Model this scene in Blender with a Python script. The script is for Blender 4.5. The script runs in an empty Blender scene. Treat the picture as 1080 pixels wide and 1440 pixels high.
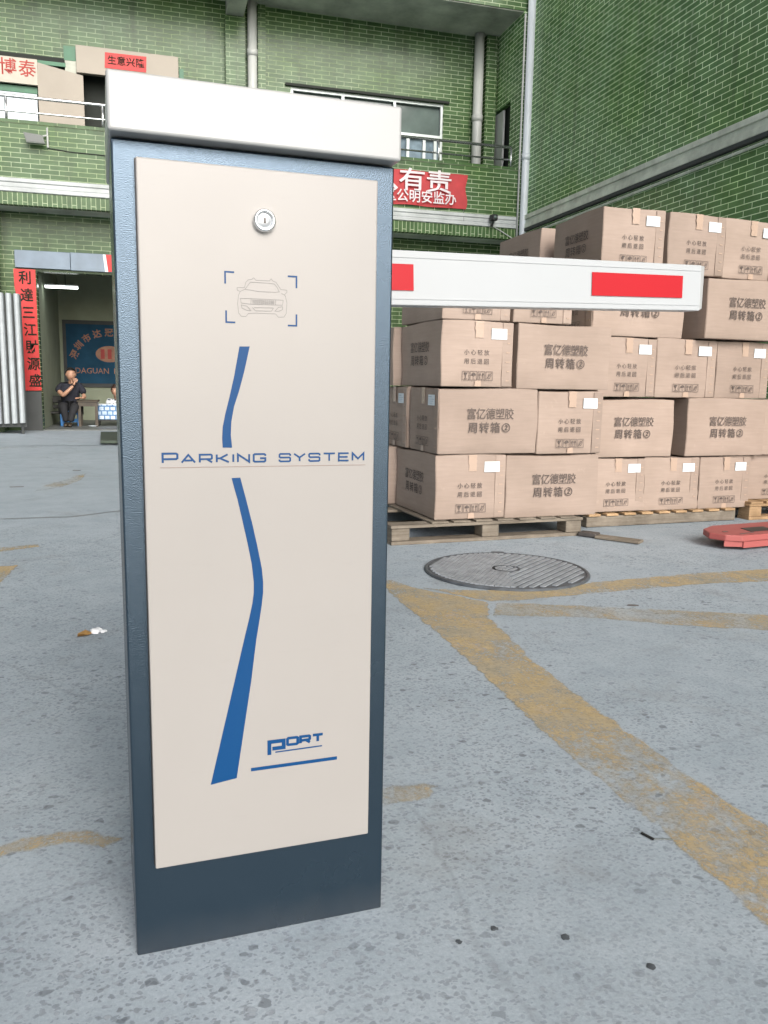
import bpy, bmesh, math, random
from mathutils import Vector, Matrix
random.seed(7)
S = bpy.context.scene
COL = S.collection
rad = math.radians

# ------------------------------------------------------------------ helpers
class MB:
    def __init__(self):
        self.bm = bmesh.new()
    def box(self, x0, x1, y0, y1, z0, z1, bev=0.0, seg=1):
        b = bmesh.new()
        vs = [b.verts.new(p) for p in ((x0,y0,z0),(x1,y0,z0),(x1,y1,z0),(x0,y1,z0),(x0,y0,z1),(x1,y0,z1),(x1,y1,z1),(x0,y1,z1))]
        for f in ((3,2,1,0),(4,5,6,7),(0,1,5,4),(1,2,6,5),(2,3,7,6),(3,0,4,7)):
            b.faces.new([vs[i] for i in f])
        if bev:
            bmesh.ops.bevel(b, geom=b.edges[:], offset=bev, segments=seg, affect='EDGES', profile=0.5)
        self._merge(b); return self
    def _merge(self, b, mat=None):
        if mat is not None: bmesh.ops.transform(b, matrix=mat, verts=b.verts[:])
        me = bpy.data.meshes.new('tmp'); b.to_mesh(me); b.free()
        self.bm.from_mesh(me); bpy.data.meshes.remove(me)
    def poly(self, pts):
        self.bm.faces.new([self.bm.verts.new(p) for p in pts]); return self
    def tube(self, pts, r, n=10, caps=True):
        pts = [Vector(p) for p in pts]
        rings = []
        for i, p in enumerate(pts):
            d = (pts[min(i+1,len(pts)-1)] - pts[max(i-1,0)]).normalized()
            a = Vector((0,0,1)) if abs(d.z) < .9 else Vector((1,0,0))
            u = d.cross(a).normalized(); v = u.cross(d)
            rr = r[i] if isinstance(r, (list,tuple)) else r
            rings.append([self.bm.verts.new(p + rr*(math.cos(2*math.pi*k/n)*u + math.sin(2*math.pi*k/n)*v)) for k in range(n)])
        for a, b in zip(rings, rings[1:]):
            for k in range(n):
                self.bm.faces.new((a[k], a[(k+1)%n], b[(k+1)%n], b[k]))
        if caps:
            self.bm.faces.new(rings[0][::-1]); self.bm.faces.new(rings[-1])
        return self
    def prism(self, pts, z0, z1, bev=0.0):
        b = bmesh.new()
        lo = [b.verts.new((x,y,z0)) for x,y in pts]; hi = [b.verts.new((x,y,z1)) for x,y in pts]
        n = len(pts)
        b.faces.new(lo[::-1]); b.faces.new(hi)
        for k in range(n): b.faces.new((lo[k],lo[(k+1)%n],hi[(k+1)%n],hi[k]))
        bmesh.ops.recalc_face_normals(b, faces=b.faces[:])
        if bev: bmesh.ops.bevel(b, geom=b.edges[:], offset=bev, segments=2, affect='EDGES', profile=0.5)
        self._merge(b); return self
    def lathe(self, prof, n=32, axis=None):
        b = bmesh.new(); rings = []
        for r, z in prof:
            rings.append([b.verts.new((r*math.cos(2*math.pi*k/n), r*math.sin(2*math.pi*k/n), z)) for k in range(n)] if r > 1e-6 else [b.verts.new((0,0,z))])
        for a, c in zip(rings, rings[1:]):
            for k in range(n):
                k2 = (k+1) % n
                if len(a) == 1: b.faces.new((a[0], c[k2], c[k]))
                elif len(c) == 1: b.faces.new((a[k], a[k2], c[0]))
                else: b.faces.new((a[k], a[k2], c[k2], c[k]))
        bmesh.ops.recalc_face_normals(b, faces=b.faces[:])
        self._merge(b, axis); return self
    def xf(self, m):
        bmesh.ops.transform(self.bm, matrix=m, verts=self.bm.verts[:]); return self
    def mesh(self, name, mat=None, smooth=False):
        me = bpy.data.meshes.new(name); self.bm.to_mesh(me); self.bm.free()
        if mat: me.materials.append(mat)
        if smooth: me.shade_smooth()
        return me
    def build(self, name, mat, parent=None, smooth=False):
        return link(name, self.mesh(name, mat, smooth), parent)

def link(name, me, parent=None):
    o = bpy.data.objects.new(name, me); COL.objects.link(o)
    if parent: o.parent = parent
    return o
def tag(o, label=None, cat=None, group=None, kind=None):
    if label: o['label'] = label
    if cat: o['category'] = cat
    if group: o['group'] = group
    if kind: o['kind'] = kind
    return o
def empty(name, loc, rz, label, cat, group=None):
    o = bpy.data.objects.new(name, None); COL.objects.link(o)
    o.location = loc; o.rotation_euler = (0,0,rz); o.empty_display_size = .1
    return tag(o, label, cat, group)

# flat decal meshes live in XY (x right, y up) and are then laid on a face
FRONT = lambda y: Matrix(((1,0,0,0),(0,0,-1,y),(0,1,0,0),(0,0,0,1)))          # faces -Y
BACK  = lambda y: Matrix(((-1,0,0,0),(0,0,1,y),(0,1,0,0),(0,0,0,1)))          # faces +Y
LEFT  = lambda x: Matrix(((0,0,-1,x),(-1,0,0,0),(0,1,0,0),(0,0,0,1)))         # faces -X
def text_bm(s, size, bold=0.0, sx=1.0, align='CENTER', spacing=1.0, flip=False):
    c = bpy.data.curves.new('t', 'FONT'); c.body = s; c.size = size; c.align_x = align; c.align_y = 'CENTER'
    c.offset = bold*size; c.space_character = spacing; c.resolution_u = 2
    o = bpy.data.objects.new('t', c); COL.objects.link(o)
    dg = bpy.context.evaluated_depsgraph_get()
    me = bpy.data.meshes.new_from_object(o.evaluated_get(dg))
    bpy.data.objects.remove(o); bpy.data.curves.remove(c)
    b = bmesh.new(); b.from_mesh(me); bpy.data.meshes.remove(me)
    bmesh.ops.scale(b, vec=(sx,1,1), verts=b.verts[:])
    return b
def add_text(mb, s, size, at=(0,0), **k):
    b = text_bm(s, size, **k); mb._merge(b, Matrix.Translation((at[0], at[1], 0)))
def stroke(mb, pts, w, closed=False, z=0.0, flip=False):
    P = [Vector(p) for p in pts]; n = len(P); L = []; R = []
    for i in range(n):
        a = P[(i-1) % n] if (closed or i > 0) else None
        c = P[(i+1) % n] if (closed or i < n-1) else None
        d1 = (P[i]-a).normalized() if a is not None else None
        d2 = (c-P[i]).normalized() if c is not None else None
        if d1 is None: d1 = d2
        if d2 is None: d2 = d1
        n1 = Vector((-d1.y, d1.x)); n2 = Vector((-d2.y, d2.x)); m = (n1+n2)
        m = m.normalized() if m.length > 1e-5 else n1
        k = 1/max(.35, m.dot(n1))
        L.append(P[i]+m*w/2*k); R.append(P[i]-m*w/2*k)
    lv = [mb.bm.verts.new((p.x,p.y,z)) for p in L]; rv = [mb.bm.verts.new((p.x,p.y,z)) for p in R]
    for i in range(n if closed else n-1):
        j = (i+1) % n
        mb.bm.faces.new((rv[i], rv[j], lv[j], lv[i]))

# ------------------------------------------------------------------ materials
class NT:
    def __init__(self, name):
        self.m = bpy.data.materials.new(name); self.m.use_nodes = True
        self.t = self.m.node_tree; self.b = self.t.nodes['Principled BSDF']; self.out = self.t.nodes['Material Output']
    def n(self, typ, **k):
        nd = self.t.nodes.new(typ)
        for a, v in k.items(): setattr(nd, a, v)
        return nd
    def l(self, a, b): self.t.links.new(a, b)
    def noise(self, vec, scale, detail=4, rough=.55, dist=0.0):
        x = self.n('ShaderNodeTexNoise'); x.inputs['Scale'].default_value = scale; x.inputs['Detail'].default_value = detail
        x.inputs['Roughness'].default_value = rough; x.inputs['Distortion'].default_value = dist
        if vec is not None: self.l(vec, x.inputs['Vector'])
        return x
    def ramp(self, fac, stops, interp='LINEAR'):
        r = self.n('ShaderNodeValToRGB'); r.color_ramp.interpolation = interp
        e = r.color_ramp.elements
        while len(e) < len(stops): e.new(.5)
        for el, (p, c) in zip(e, stops):
            el.position = p; el.color = (c if isinstance(c, tuple) else (c,c,c)) + ((1,) if not isinstance(c, tuple) or len(c) == 3 else ())
        self.l(fac, r.inputs['Fac']); return r.outputs['Color']
    def mix(self, fac, a, b, blend='MIX'):
        m = self.n('ShaderNodeMix', data_type='RGBA', blend_type=blend)
        for sock, v in ((m.inputs[0], fac), (m.inputs[6], a), (m.inputs[7], b)):
            if hasattr(v, 'is_output'): self.l(v, sock)
            elif isinstance(v, tuple): sock.default_value = v + (1,) if len(v) == 3 else v
            else: sock.default_value = v
        return m.outputs[2]
    def math(self, op, a, b=None, c=None):
        m = self.n('ShaderNodeMath', operation=op)
        for i, v in enumerate((a, b, c)):
            if v is None: continue
            if hasattr(v, 'is_output'): self.l(v, m.inputs[i])
            else: m.inputs[i].default_value = v
        return m.outputs[0]
    def pos(self):
        return self.n('ShaderNodeNewGeometry').outputs['Position']
    def obj(self):
        return self.n('ShaderNodeTexCoord').outputs['Object']
    def map(self, vec, scale=(1,1,1), loc=(0,0,0), rot=(0,0,0)):
        m = self.n('ShaderNodeMapping'); m.inputs['Scale'].default_value = scale; m.inputs['Location'].default_value = loc; m.inputs['Rotation'].default_value = rot
        self.l(vec, m.inputs['Vector']); return m.outputs['Vector']
    def set(self, color=None, rough=None, metal=None, spec=None):
        for k, v in (('Base Color',color),('Roughness',rough),('Metallic',metal),('Specular IOR Level',spec)):
            if v is None: continue
            if hasattr(v, 'is_output'): self.l(v, self.b.inputs[k])
            else: self.b.inputs[k].default_value = v + (1,) if isinstance(v, tuple) else v
        return self
    def bump(self, h, strength=.3, dist=.01):
        b = self.n('ShaderNodeBump'); b.inputs['Strength'].default_value = strength; b.inputs['Distance'].default_value = dist
        self.l(h, b.inputs['Height']); self.l(b.outputs['Normal'], self.b.inputs['Normal'])

def plain(name, color, rough=.5, metal=0.0, var=.12, scale=6, bump=0.0, spec=.5):
    q = NT(name); v = q.noise(q.obj(), scale, 5, .6)
    lo = tuple(c*(1-var) for c in color); hi = tuple(min(1,c*(1+var)) for c in color)
    q.set(q.ramp(v.outputs['Fac'], ((.3,lo),(.7,hi))), rough, metal, spec)
    if bump:
        q.bump(q.noise(q.obj(), scale*12, 3).outputs['Fac'], bump, .002)
    return q.m

def concrete(name, paint=False, smooth=False):
    q = NT(name); p = q.pos()
    warp = q.noise(p, 55, 2); w = q.mix(.016, p, warp.outputs['Color'], 'ADD')
    big = q.noise(p, .8, 5, .6); mid = q.noise(p, 6, 6, .65); fine = q.noise(p, 140, 4, .7)
    base = q.ramp(mid.outputs['Fac'], ((.3,(.325,.380,.425)),(.7,(.405,.460,.505))))
    base = q.mix(.55, base, q.ramp(big.outputs['Fac'], ((.3,(.76,.79,.80)),(.7,(1.0,1.0,1.0)))), 'MULTIPLY')
    base = q.mix(.35, base, q.ramp(fine.outputs['Fac'], ((.3,.55),(.7,1.25))), 'MULTIPLY')
    sep = q.n('ShaderNodeSeparateXYZ'); q.l(p, sep.inputs[0])
    far = q.ramp(q.math('ADD', q.math('MULTIPLY', sep.outputs['Y'], .1), q.math('MULTIPLY', big.outputs['Fac'], .12)), ((.50,1.0),(.60,.22)))
    patch = q.ramp(q.noise(p, 1.7, 3).outputs['Fac'], ((.36,.45),(.58,1.0)))
    dens = q.math('MULTIPLY', far, patch)
    for sc, rng, thr, dark, amt in ((120,.50,.44,(.10,.118,.14),.5),(84,.64,.40,(.095,.112,.135),.5),(48,.90,.36,(.07,.083,.10),.66),(84,.76,.34,(.52,.59,.65),.28)):
        st = q.map(w, scale=(1.0,1.25,1), rot=(0,0,.6+sc*.03), loc=(sc*.37,sc*.11,0))
        v = q.n('ShaderNodeTexVoronoi', feature='F1'); v.inputs['Scale'].default_value = sc; v.inputs['Randomness'].default_value = 1.0
        q.l(st, v.inputs['Vector'])
        sx = q.n('ShaderNodeSeparateColor'); q.l(v.outputs['Color'], sx.inputs[0])
        pick = q.ramp(sx.outputs['Red'], ((rng,0.0),(rng+.01,1.0)))
        size = q.math('MULTIPLY', q.math('ADD', sx.outputs['Green'], .55), thr)
        shape = q.math('SMOOTH_MIN', q.math('MAXIMUM', q.math('MULTIPLY', q.math('SUBTRACT', size, v.outputs['Distance']), 9.0), 0.0), 1.0, .2)
        tone = q.mix(q.math('MULTIPLY', sx.outputs['Blue'], .4), dark, (.2,.21,.215) if dark[0] < .3 else (.4,.4,.4))
        fac = q.math('MULTIPLY', q.math('MULTIPLY', q.math('MULTIPLY', pick, shape), dens), amt*(.35 if smooth else 1))
        base = q.mix(fac, base, tone)
    # cracks
    cw = q.mix(.25, p, q.noise(p, 2.2, 4).outputs['Color'], 'ADD')
    cv = q.n('ShaderNodeTexVoronoi', feature='DISTANCE_TO_EDGE'); cv.inputs['Scale'].default_value = .42; q.l(cw, cv.inputs['Vector'])
    ck = q.ramp(cv.outputs['Distance'], ((.0,1.0),(.0035,0.0)))
    base = q.mix(q.math('MULTIPLY', ck, .2), base, (.10,.11,.115))
    st = q.ramp(q.noise(p, 2.6, 6, .7, .6).outputs['Fac'], ((.56,0.0),(.72,1.0)))
    base = q.mix(q.math('MULTIPLY', st, .38), base, (.20,.20,.19))
    rough = .72
    hgt = q.math('ADD', q.math('MULTIPLY', fine.outputs['Fac'], .5), mid.outputs['Fac'])
    q.set(base, rough, spec=.3); q.bump(hgt, .35, .006)
    return q.m

def paint_mat(name, thr, amax=.85):
    q = NT(name); p = q.pos()
    at = q.n('ShaderNodeAttribute', attribute_name='edge').outputs['Fac']
    pw = q.noise(p, 10, 8, .74, .5); pf = q.noise(p, 95, 5, .72); pb = q.noise(p, 2.6, 4, .6); stre = q.noise(q.map(p, scale=(60,14,1)), 1, 4, .7)
    v = q.math('ADD', q.math('ADD', q.math('MULTIPLY', pw.outputs['Fac'], .5), q.math('MULTIPLY', pf.outputs['Fac'], .32)), q.math('ADD', q.math('MULTIPLY', pb.outputs['Fac'], .62), q.math('MULTIPLY', stre.outputs['Fac'], .25)))
    v = q.math('ADD', v, q.math('MULTIPLY', q.math('SUBTRACT', at, 1.0), .55))
    al = q.math('MULTIPLY', q.ramp(v, ((thr-.03,0.0),(thr+.17,1.0))), amax)
    al = q.math('MULTIPLY', al, q.ramp(pf.outputs['Fac'], ((.30,.45),(.48,1.0))))
    c = q.ramp(q.noise(p, 5.5, 5, .7).outputs['Fac'], ((.30,(.36,.32,.225)),(.45,(.48,.40,.265)),(.58,(.54,.405,.20)),(.72,(.55,.46,.36))))
    c = q.mix(.55, c, q.ramp(q.noise(p, 42, 6, .75).outputs['Fac'], ((.3,.55),(.7,1.2))), 'MULTIPLY')
    q.set(c, .8, spec=.2)
    mx = q.n('ShaderNodeMixShader'); tr = q.n('ShaderNodeBsdfTransparent')
    q.l(al, mx.inputs[0]); q.l(tr.outputs[0], mx.inputs[1]); q.l(q.b.outputs[0], mx.inputs[2]); q.l(mx.outputs[0], q.out.inputs['Surface'])
    return q.m

def tile_mat(name, plane='XZ', soldier=False, shade_mix=.0, gain=1.0):
    q = NT(name); p = q.pos(); sep = q.n('ShaderNodeSeparateXYZ'); q.l(p, sep.inputs[0])
    cmb = q.n('ShaderNodeCombineXYZ')
    h = sep.outputs['X'] if plane == 'XZ' else sep.outputs['Y']; v = sep.outputs['Z']
    if soldier: h, v = v, h
    q.l(h, cmb.inputs[0]); q.l(v, cmb.inputs[1])
    wob = q.mix(.004, cmb.outputs[0], q.noise(p, 3, 2).outputs['Color'], 'ADD')
    b = q.n('ShaderNodeTexBrick'); b.offset = .5; q.l(wob, b.inputs['Vector'])
    b.inputs['Scale'].default_value = 1.0; b.inputs['Brick Width'].default_value = .248; b.inputs['Row Height'].default_value = .0645
    b.inputs['Mortar Size'].default_value = .0046; b.inputs['Mortar Smooth'].default_value = .15; b.inputs['Bias'].default_value = -.1
    b.inputs['Color1'].default_value = (.050,.098,.038,1); b.inputs['Color2'].default_value = (.076,.135,.056,1); b.inputs['Mortar'].default_value = (.36,.43,.28,1)
    big = q.noise(p, .9, 5, .6); mid = q.noise(p, 4.5, 4, .6)
    tint = q.ramp(big.outputs['Fac'], ((.25,(.72,.85,.52)),(.5,(1,1,1)),(.75,(1.12,1.15,1.3))))
    c = q.mix(.8, b.outputs['Color'], tint, 'MULTIPLY')
    tint2 = q.ramp(mid.outputs['Fac'], ((.3,(.70,.72,.66)),(.7,(1.25,1.22,1.2))))
    c = q.mix(.7, c, tint2, 'MULTIPLY')
    streak = q.noise(q.map(p, scale=(5,5,.5)), 1.0, 5, .65)
    c = q.mix(q.math('MULTIPLY', q.ramp(streak.outputs['Fac'], ((.52,0.0),(.75,1.0))), .55), c, (.035,.04,.028))
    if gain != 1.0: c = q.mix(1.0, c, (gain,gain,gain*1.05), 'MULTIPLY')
    if shade_mix:
        c = q.mix(shade_mix, c, (.012,.018,.010))  # shade on the ground floor wall, painted into its tile colour
    rough = q.mix(b.outputs['Fac'], (.26,.26,.26), (.8,.8,.8))
    q.set(c, None, spec=.22); rr = q.n('ShaderNodeSeparateColor'); q.l(rough, rr.inputs[0]); q.l(rr.outputs[0], q.b.inputs['Roughness'])
    hh = q.math('ADD', q.math('MULTIPLY', b.outputs['Fac'], -1.0), q.math('MULTIPLY', q.noise(p, 14, 2).outputs['Fac'], .5))
    q.bump(hh, .5, .004)
    return q.m

def carton_mat():
    q = NT('corrugated_cardboard'); o = q.obj()
    info = q.n('ShaderNodeObjectInfo')
    off = q.n('ShaderNodeVectorMath', operation='MULTIPLY_ADD'); q.l(info.outputs['Random'], off.inputs[0]); off.inputs[1].default_value = (37,53,19); q.l(o, off.inputs[2])
    v = off.outputs[0]
    big = q.noise(v, 3, 4, .6); fib = q.noise(q.map(v, scale=(8,8,90)), 1, 4, .6); flute = q.n('ShaderNodeTexWave', wave_type='BANDS', bands_direction='DIAGONAL')
    c = q.ramp(big.outputs['Fac'], ((.3,(.298,.232,.190)),(.7,(.350,.274,.228))))
    c = q.mix(.35, c, q.ramp(fib.outputs['Fac'], ((.3,.82),(.7,1.12))), 'MULTIPLY')
    sep = q.n('ShaderNodeSeparateXYZ'); q.l(o, sep.inputs[0])
    scuff = q.ramp(q.noise(v, 14, 7, .75).outputs['Fac'], ((.62,0.0),(.76,1.0)))
    c = q.mix(q.math('MULTIPLY', scuff, .35), c, (.50,.40,.33))
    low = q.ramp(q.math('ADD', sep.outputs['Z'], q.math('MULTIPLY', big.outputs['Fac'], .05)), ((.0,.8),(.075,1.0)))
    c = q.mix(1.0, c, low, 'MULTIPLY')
    bc = q.math('ADD', q.math('MULTIPLY', info.outputs['Random'], .20), .90)
    m = q.n('ShaderNodeVectorMath', operation='SCALE'); q.l(c, m.inputs[0]); q.l(bc, m.inputs['Scale'])
    q.set(m.outputs[0], .62, spec=.35)
    q.bump(q.math('ADD', big.outputs['Fac'], q.math('MULTIPLY', fib.outputs['Fac'], .15)), .25, .01)
    return q.m

def panel_mat(name, color, rough=.28, bumpscale=0, bstr=.1, metal=0.0, coat=0.0, foot_shade=0.0, spec=.5):
    q = NT(name); o = q.obj()
    v = q.noise(o, 2.5, 5, .6); edge_noise = q.noise(o, 30, 6, .7)
    c = q.ramp(v.outputs['Fac'], ((.3,tuple(x*.97 for x in color)),(.7,tuple(min(1,x*1.02) for x in color))))
    sc = q.noise(q.map(o, scale=(9,9,60), rot=(.0,.5,.2)), 1.0, 6, .75)
    c = q.mix(q.math('MULTIPLY', q.ramp(sc.outputs['Fac'], ((.60,0.0),(.74,1.0))), .07), c, tuple(x*.55 for x in color))
    sz = q.n('ShaderNodeSeparateXYZ'); q.l(o, sz.inputs[0])
    if foot_shade: c = q.mix(q.math('MULTIPLY', q.ramp(q.math('ADD', sz.outputs['Z'], q.math('MULTIPLY', edge_noise.outputs['Fac'], .05)), ((.018,1.0),(.075,0.0))), foot_shade), c, (.11,.10,.09))  # contact shadow at the foot, painted in as a dirt-toned band
    q.set(c, None, metal, spec)
    r = q.ramp(q.noise(o, 7, 4).outputs['Fac'], ((.3,rough*.9),(.7,rough*1.15))); q.l(r, q.b.inputs['Roughness'])
    q.b.inputs['Coat Weight'].default_value = coat; q.b.inputs['Coat Roughness'].default_value = .2
    if bumpscale:
        q.bump(q.noise(o, bumpscale, 2, .5).outputs['Fac'], bstr, .001)
    return q.m

def wood_mat(name, a, b):
    q = NT(name); o = q.pos()
    g = q.noise(q.map(o, scale=(3,3,45)), 1.5, 6, .65, .4); s = q.noise(o, 9, 5, .7)
    c = q.ramp(g.outputs['Fac'], ((.3,a),(.7,b)))
    c = q.mix(.6, c, q.ramp(s.outputs['Fac'], ((.35,.5),(.7,1.2))), 'MULTIPLY')
    q.set(c, .8, spec=.2); q.bump(g.outputs['Fac'], .4, .004); return q.m

def emit(name, color, s):
    q = NT(name); q.set((.8,.8,.8), .4); q.b.inputs['Emission Color'].default_value = color + (1,); q.b.inputs['Emission Strength'].default_value = s; return q.m

def checker_print():
    q = NT('blue_white_print'); o = q.obj()
    b = q.n('ShaderNodeTexBrick'); q.l(q.map(o, rot=(rad(90),0,0)), b.inputs['Vector']); b.inputs['Scale'].default_value = 1
    b.inputs['Brick Width'].default_value = .09; b.inputs['Row Height'].default_value = .075; b.inputs['Mortar Size'].default_value = .012
    b.inputs['Color1'].default_value = (.75,.8,.85,1); b.inputs['Color2'].default_value = (.45,.6,.75,1); b.inputs['Mortar'].default_value = (.08,.2,.38,1)
    c = q.mix(.5, b.outputs['Color'], q.ramp(q.noise(o, 22, 3).outputs['Fac'], ((.4,(.25,.4,.6)),(.55,(1,1,1)))), 'MULTIPLY')
    q.set(c, .3); return q.m

M = dict(
    concrete=concrete('yard_concrete'), paint=paint_mat('worn_yellow_paint', .71, .74), faint=paint_mat('faint_yellow_paint', .80, .55), paler=paint_mat('rubbed_yellow_paint', .72, .55), apron=concrete('apron_concrete', smooth=True),
    tile=tile_mat('green_glazed_tile', gain=1.02), tile_y=tile_mat('green_glazed_tile_side_lit', 'YZ', gain=2.35), tile_dark=tile_mat('shaded_green_tile', shade_mix=.12), soldier=tile_mat('upright_green_tile', soldier=True),  # side tile brightened in colour to make up for light the wing lacks
    band=plain('painted_cornice', (.41,.44,.44), .6, var=.2, scale=3), band2=plain('weathered_ledge', (.62,.66,.57), .7, var=.25, scale=4, bump=.3), soffit=plain('stained_plaster', (.42,.44,.38), .85, var=.45, scale=1.6, bump=.3),
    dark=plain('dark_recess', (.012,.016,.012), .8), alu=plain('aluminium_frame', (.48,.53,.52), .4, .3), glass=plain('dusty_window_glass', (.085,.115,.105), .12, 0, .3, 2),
    pane=plain('curtained_glass', (.16,.22,.26), .12, 0, .4, 5), pvc=plain('grey_pvc', (.42,.44,.42), .45, var=.15, scale=2), pvc_white=plain('white_pvc', (.60,.65,.69), .4, var=.08, scale=2),
    steel=plain('stainless_steel', (.55,.57,.58), .25, .9, .1), white=panel_mat('lid_white_paint', (.332,.342,.340), .3, 500, .05), cream=panel_mat('door_cream_paint', (.306,.292,.276), .32, 600, .06, 0, .08, spec=.4),
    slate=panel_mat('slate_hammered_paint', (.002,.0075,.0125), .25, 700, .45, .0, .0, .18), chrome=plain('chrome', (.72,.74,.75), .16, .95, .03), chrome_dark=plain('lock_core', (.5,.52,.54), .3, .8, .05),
    blue=panel_mat('blue_vinyl', (.0015,.047,.150), .4, spec=.25), ink_blue=panel_mat('blue_ink', (.006,.050,.155), .4, spec=.25), ink_dark=plain('thin_line_ink', (.22,.17,.15), .5), ink_gray=plain('grey_line_ink', (.16,.155,.15), .5),
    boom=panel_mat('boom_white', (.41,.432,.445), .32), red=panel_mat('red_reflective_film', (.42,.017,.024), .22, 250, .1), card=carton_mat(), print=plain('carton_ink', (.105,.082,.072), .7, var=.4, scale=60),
    label=plain('paper_label', (.66,.72,.76), .5, var=.03), label_ink=plain('label_ink', (.36,.47,.55), .5), tape=panel_mat('packing_tape', (.44,.33,.26), .16), wood=wood_mat('grey_pallet_wood', (.16,.135,.105), (.27,.235,.19)),
    wood_new=wood_mat('fresh_pallet_wood', (.36,.235,.125), (.50,.34,.20)), iron=plain('cast_iron', (.085,.097,.11), .55, .2, .35, 25, .3), truck=panel_mat('scuffed_red_paint', (.34,.085,.078), .6, 120, .3), truck_dark=plain('worn_steel', (.10,.09,.085), .55, .4, .3),
    poly=plain('grey_polyurethane', (.28,.27,.27), .6), banner=plain('red_banner_cloth', (.40,.03,.035), .65, var=.15, scale=5), banner_ink=plain('banner_white', (.62,.58,.60), .6), signpaper=plain('cream_board', (.44,.41,.345), .6, var=.08), sign_red=plain('sign_red', (.33,.03,.02), .6),
    couplet=plain('red_couplet_paper', (.48,.020,.018), .55, var=.12, scale=9), ink_black=plain('brush_ink', (.015,.018,.012), .8, spec=.2), gold=plain('dull_gold_ink', (.30,.17,.05), .5), greenpaint=plain('green_gloss_paint', (.02,.13,.06), .45, var=.2), beige=plain('beige_board', (.33,.295,.245), .6, var=.06, scale=2),
    whitepanel=plain('pale_panel', (.55,.62,.66), .5, var=.08), signmetal=plain('blue_grey_sheet', (.13,.175,.225), .4, .1, .2, 3), shutter=plain('galvanised_sheet', (.36,.395,.41), .45, 0, .12, 8), plinth=plain('dark_plinth', (.05,.055,.055), .7),
    plaster=plain('shop_plaster', (.27,.30,.22), .9, var=.12, scale=2), ceiling=plain('shop_ceiling', (.06,.075,.055), .9), floor=plain('shop_floor', (.13,.14,.135), .5, var=.2, scale=3), poster=plain('poster_blue', (.014,.06,.11), .7, var=.2, scale=3, spec=.15), orange=plain('poster_orange', (.28,.12,.06), .5, var=.2, scale=12),
    tube=emit('lit_tube', (.92,1,.94), 6.0), mat_green=plain('green_rubber_mat', (.045,.06,.045), .8, var=.3, scale=8), lamp=plain('lamp_housing', (.12,.14,.12), .4), lampglass=plain('lamp_glass', (.05,.06,.05), .15), black=plain('black_plastic', (.012,.012,.013), .5),
    skin=plain('skin', (.42,.24,.16), .5, var=.1, scale=12), hair=plain('black_hair', (.010,.009,.008), .45), brownhair=plain('dark_brown_hair', (.03,.014,.010), .5), navy=plain('navy_cotton', (.012,.014,.024), .85, var=.3, scale=20), trousers=plain('black_trousers', (.012,.013,.016), .85, var=.3), patterned=None,
    stool_blue=plain('blue_plastic', (.015,.19,.52), .35), darkwood=plain('dark_wood', (.045,.032,.018), .45, var=.4, scale=14), chairdark=plain('dark_vinyl', (.02,.022,.02), .5, var=.3), leaf=plain('dry_leaf', (.36,.20,.06), .7, var=.3, scale=40), tissue=plain('white_tissue', (.72,.74,.76), .8), crateprint=checker_print(), eye=plain('eye_white', (.6,.6,.58), .3), lips=plain('lips', (.30,.12,.09), .5),
)
pq = NT('patterned_shirt'); pv = pq.n('ShaderNodeTexVoronoi'); pv.inputs['Scale'].default_value = 26; pq.l(pq.obj(), pv.inputs['Vector']); pq.set(pq.ramp(pv.outputs['Distance'], ((.35,(.03,.05,.06)),(.5,(.62,.66,.68)))), .8); M['patterned'] = pq.m

# ------------------------------------------------------------------ ground
def sheet(name, pts, z, mat, jag=0.0, step=.03):
    out = []
    n = len(pts)
    for i in range(n):
        a = Vector(pts[i]); b = Vector(pts[(i+1)%n]); d = b-a; k = max(1, int(d.length/step)) if jag else 1
        for j in range(k):
            p = a + d*(j/k)
            if jag: p = p + Vector((random.uniform(-jag,jag), random.uniform(-jag,jag)))
            out.append((p.x, p.y, z))
    P = [Vector(o_[:2]) for o_ in out]; n = len(P)
    area = sum(P[i].x*P[(i+1)%n].y-P[(i+1)%n].x*P[i].y for i in range(n))
    if area < 0: P.reverse()
    def off(i, dist):
        t = (P[(i+2)%n]-P[i-2]).normalized() if n > 8 else (P[(i+1)%n]-P[i-1]).normalized()
        return P[i] + Vector((t.y,-t.x))*dist
    mb = MB(); lay = mb.bm.verts.layers.float.new('edge')
    inn = [mb.bm.verts.new((*off(i,-.012), z)) for i in range(n)]; ou = [mb.bm.verts.new((*off(i,.012), z)) for i in range(n)]
    for v in inn: v[lay] = 1.0
    f = mb.bm.faces.new(inn); bmesh.ops.triangulate(mb.bm, faces=[f])
    for i in range(n): mb.bm.faces.new((inn[i], ou[i], ou[(i+1)%n], inn[(i+1)%n]))
    mb.bm.normal_update()
    for f in mb.bm.faces:
        if f.normal.z < 0: f.normal_flip()
    return tag(mb.build(name, mat), kind='structure')
mb = MB(); mb.poly([(-120,-120,0),(120,-120,0),(120,120,0),(-120,120,0)]); tag(mb.build('ground', M['concrete']), kind='structure')
mb = MB(); mb.poly([(-9,10.3,.004),(-1.6,10.45,.004),(6.0,10.4,.004),(6.0,13.47,.004),(-9,13.47,.004)]); tag(mb.build('pavement', M['apron']), kind='structure')
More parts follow.
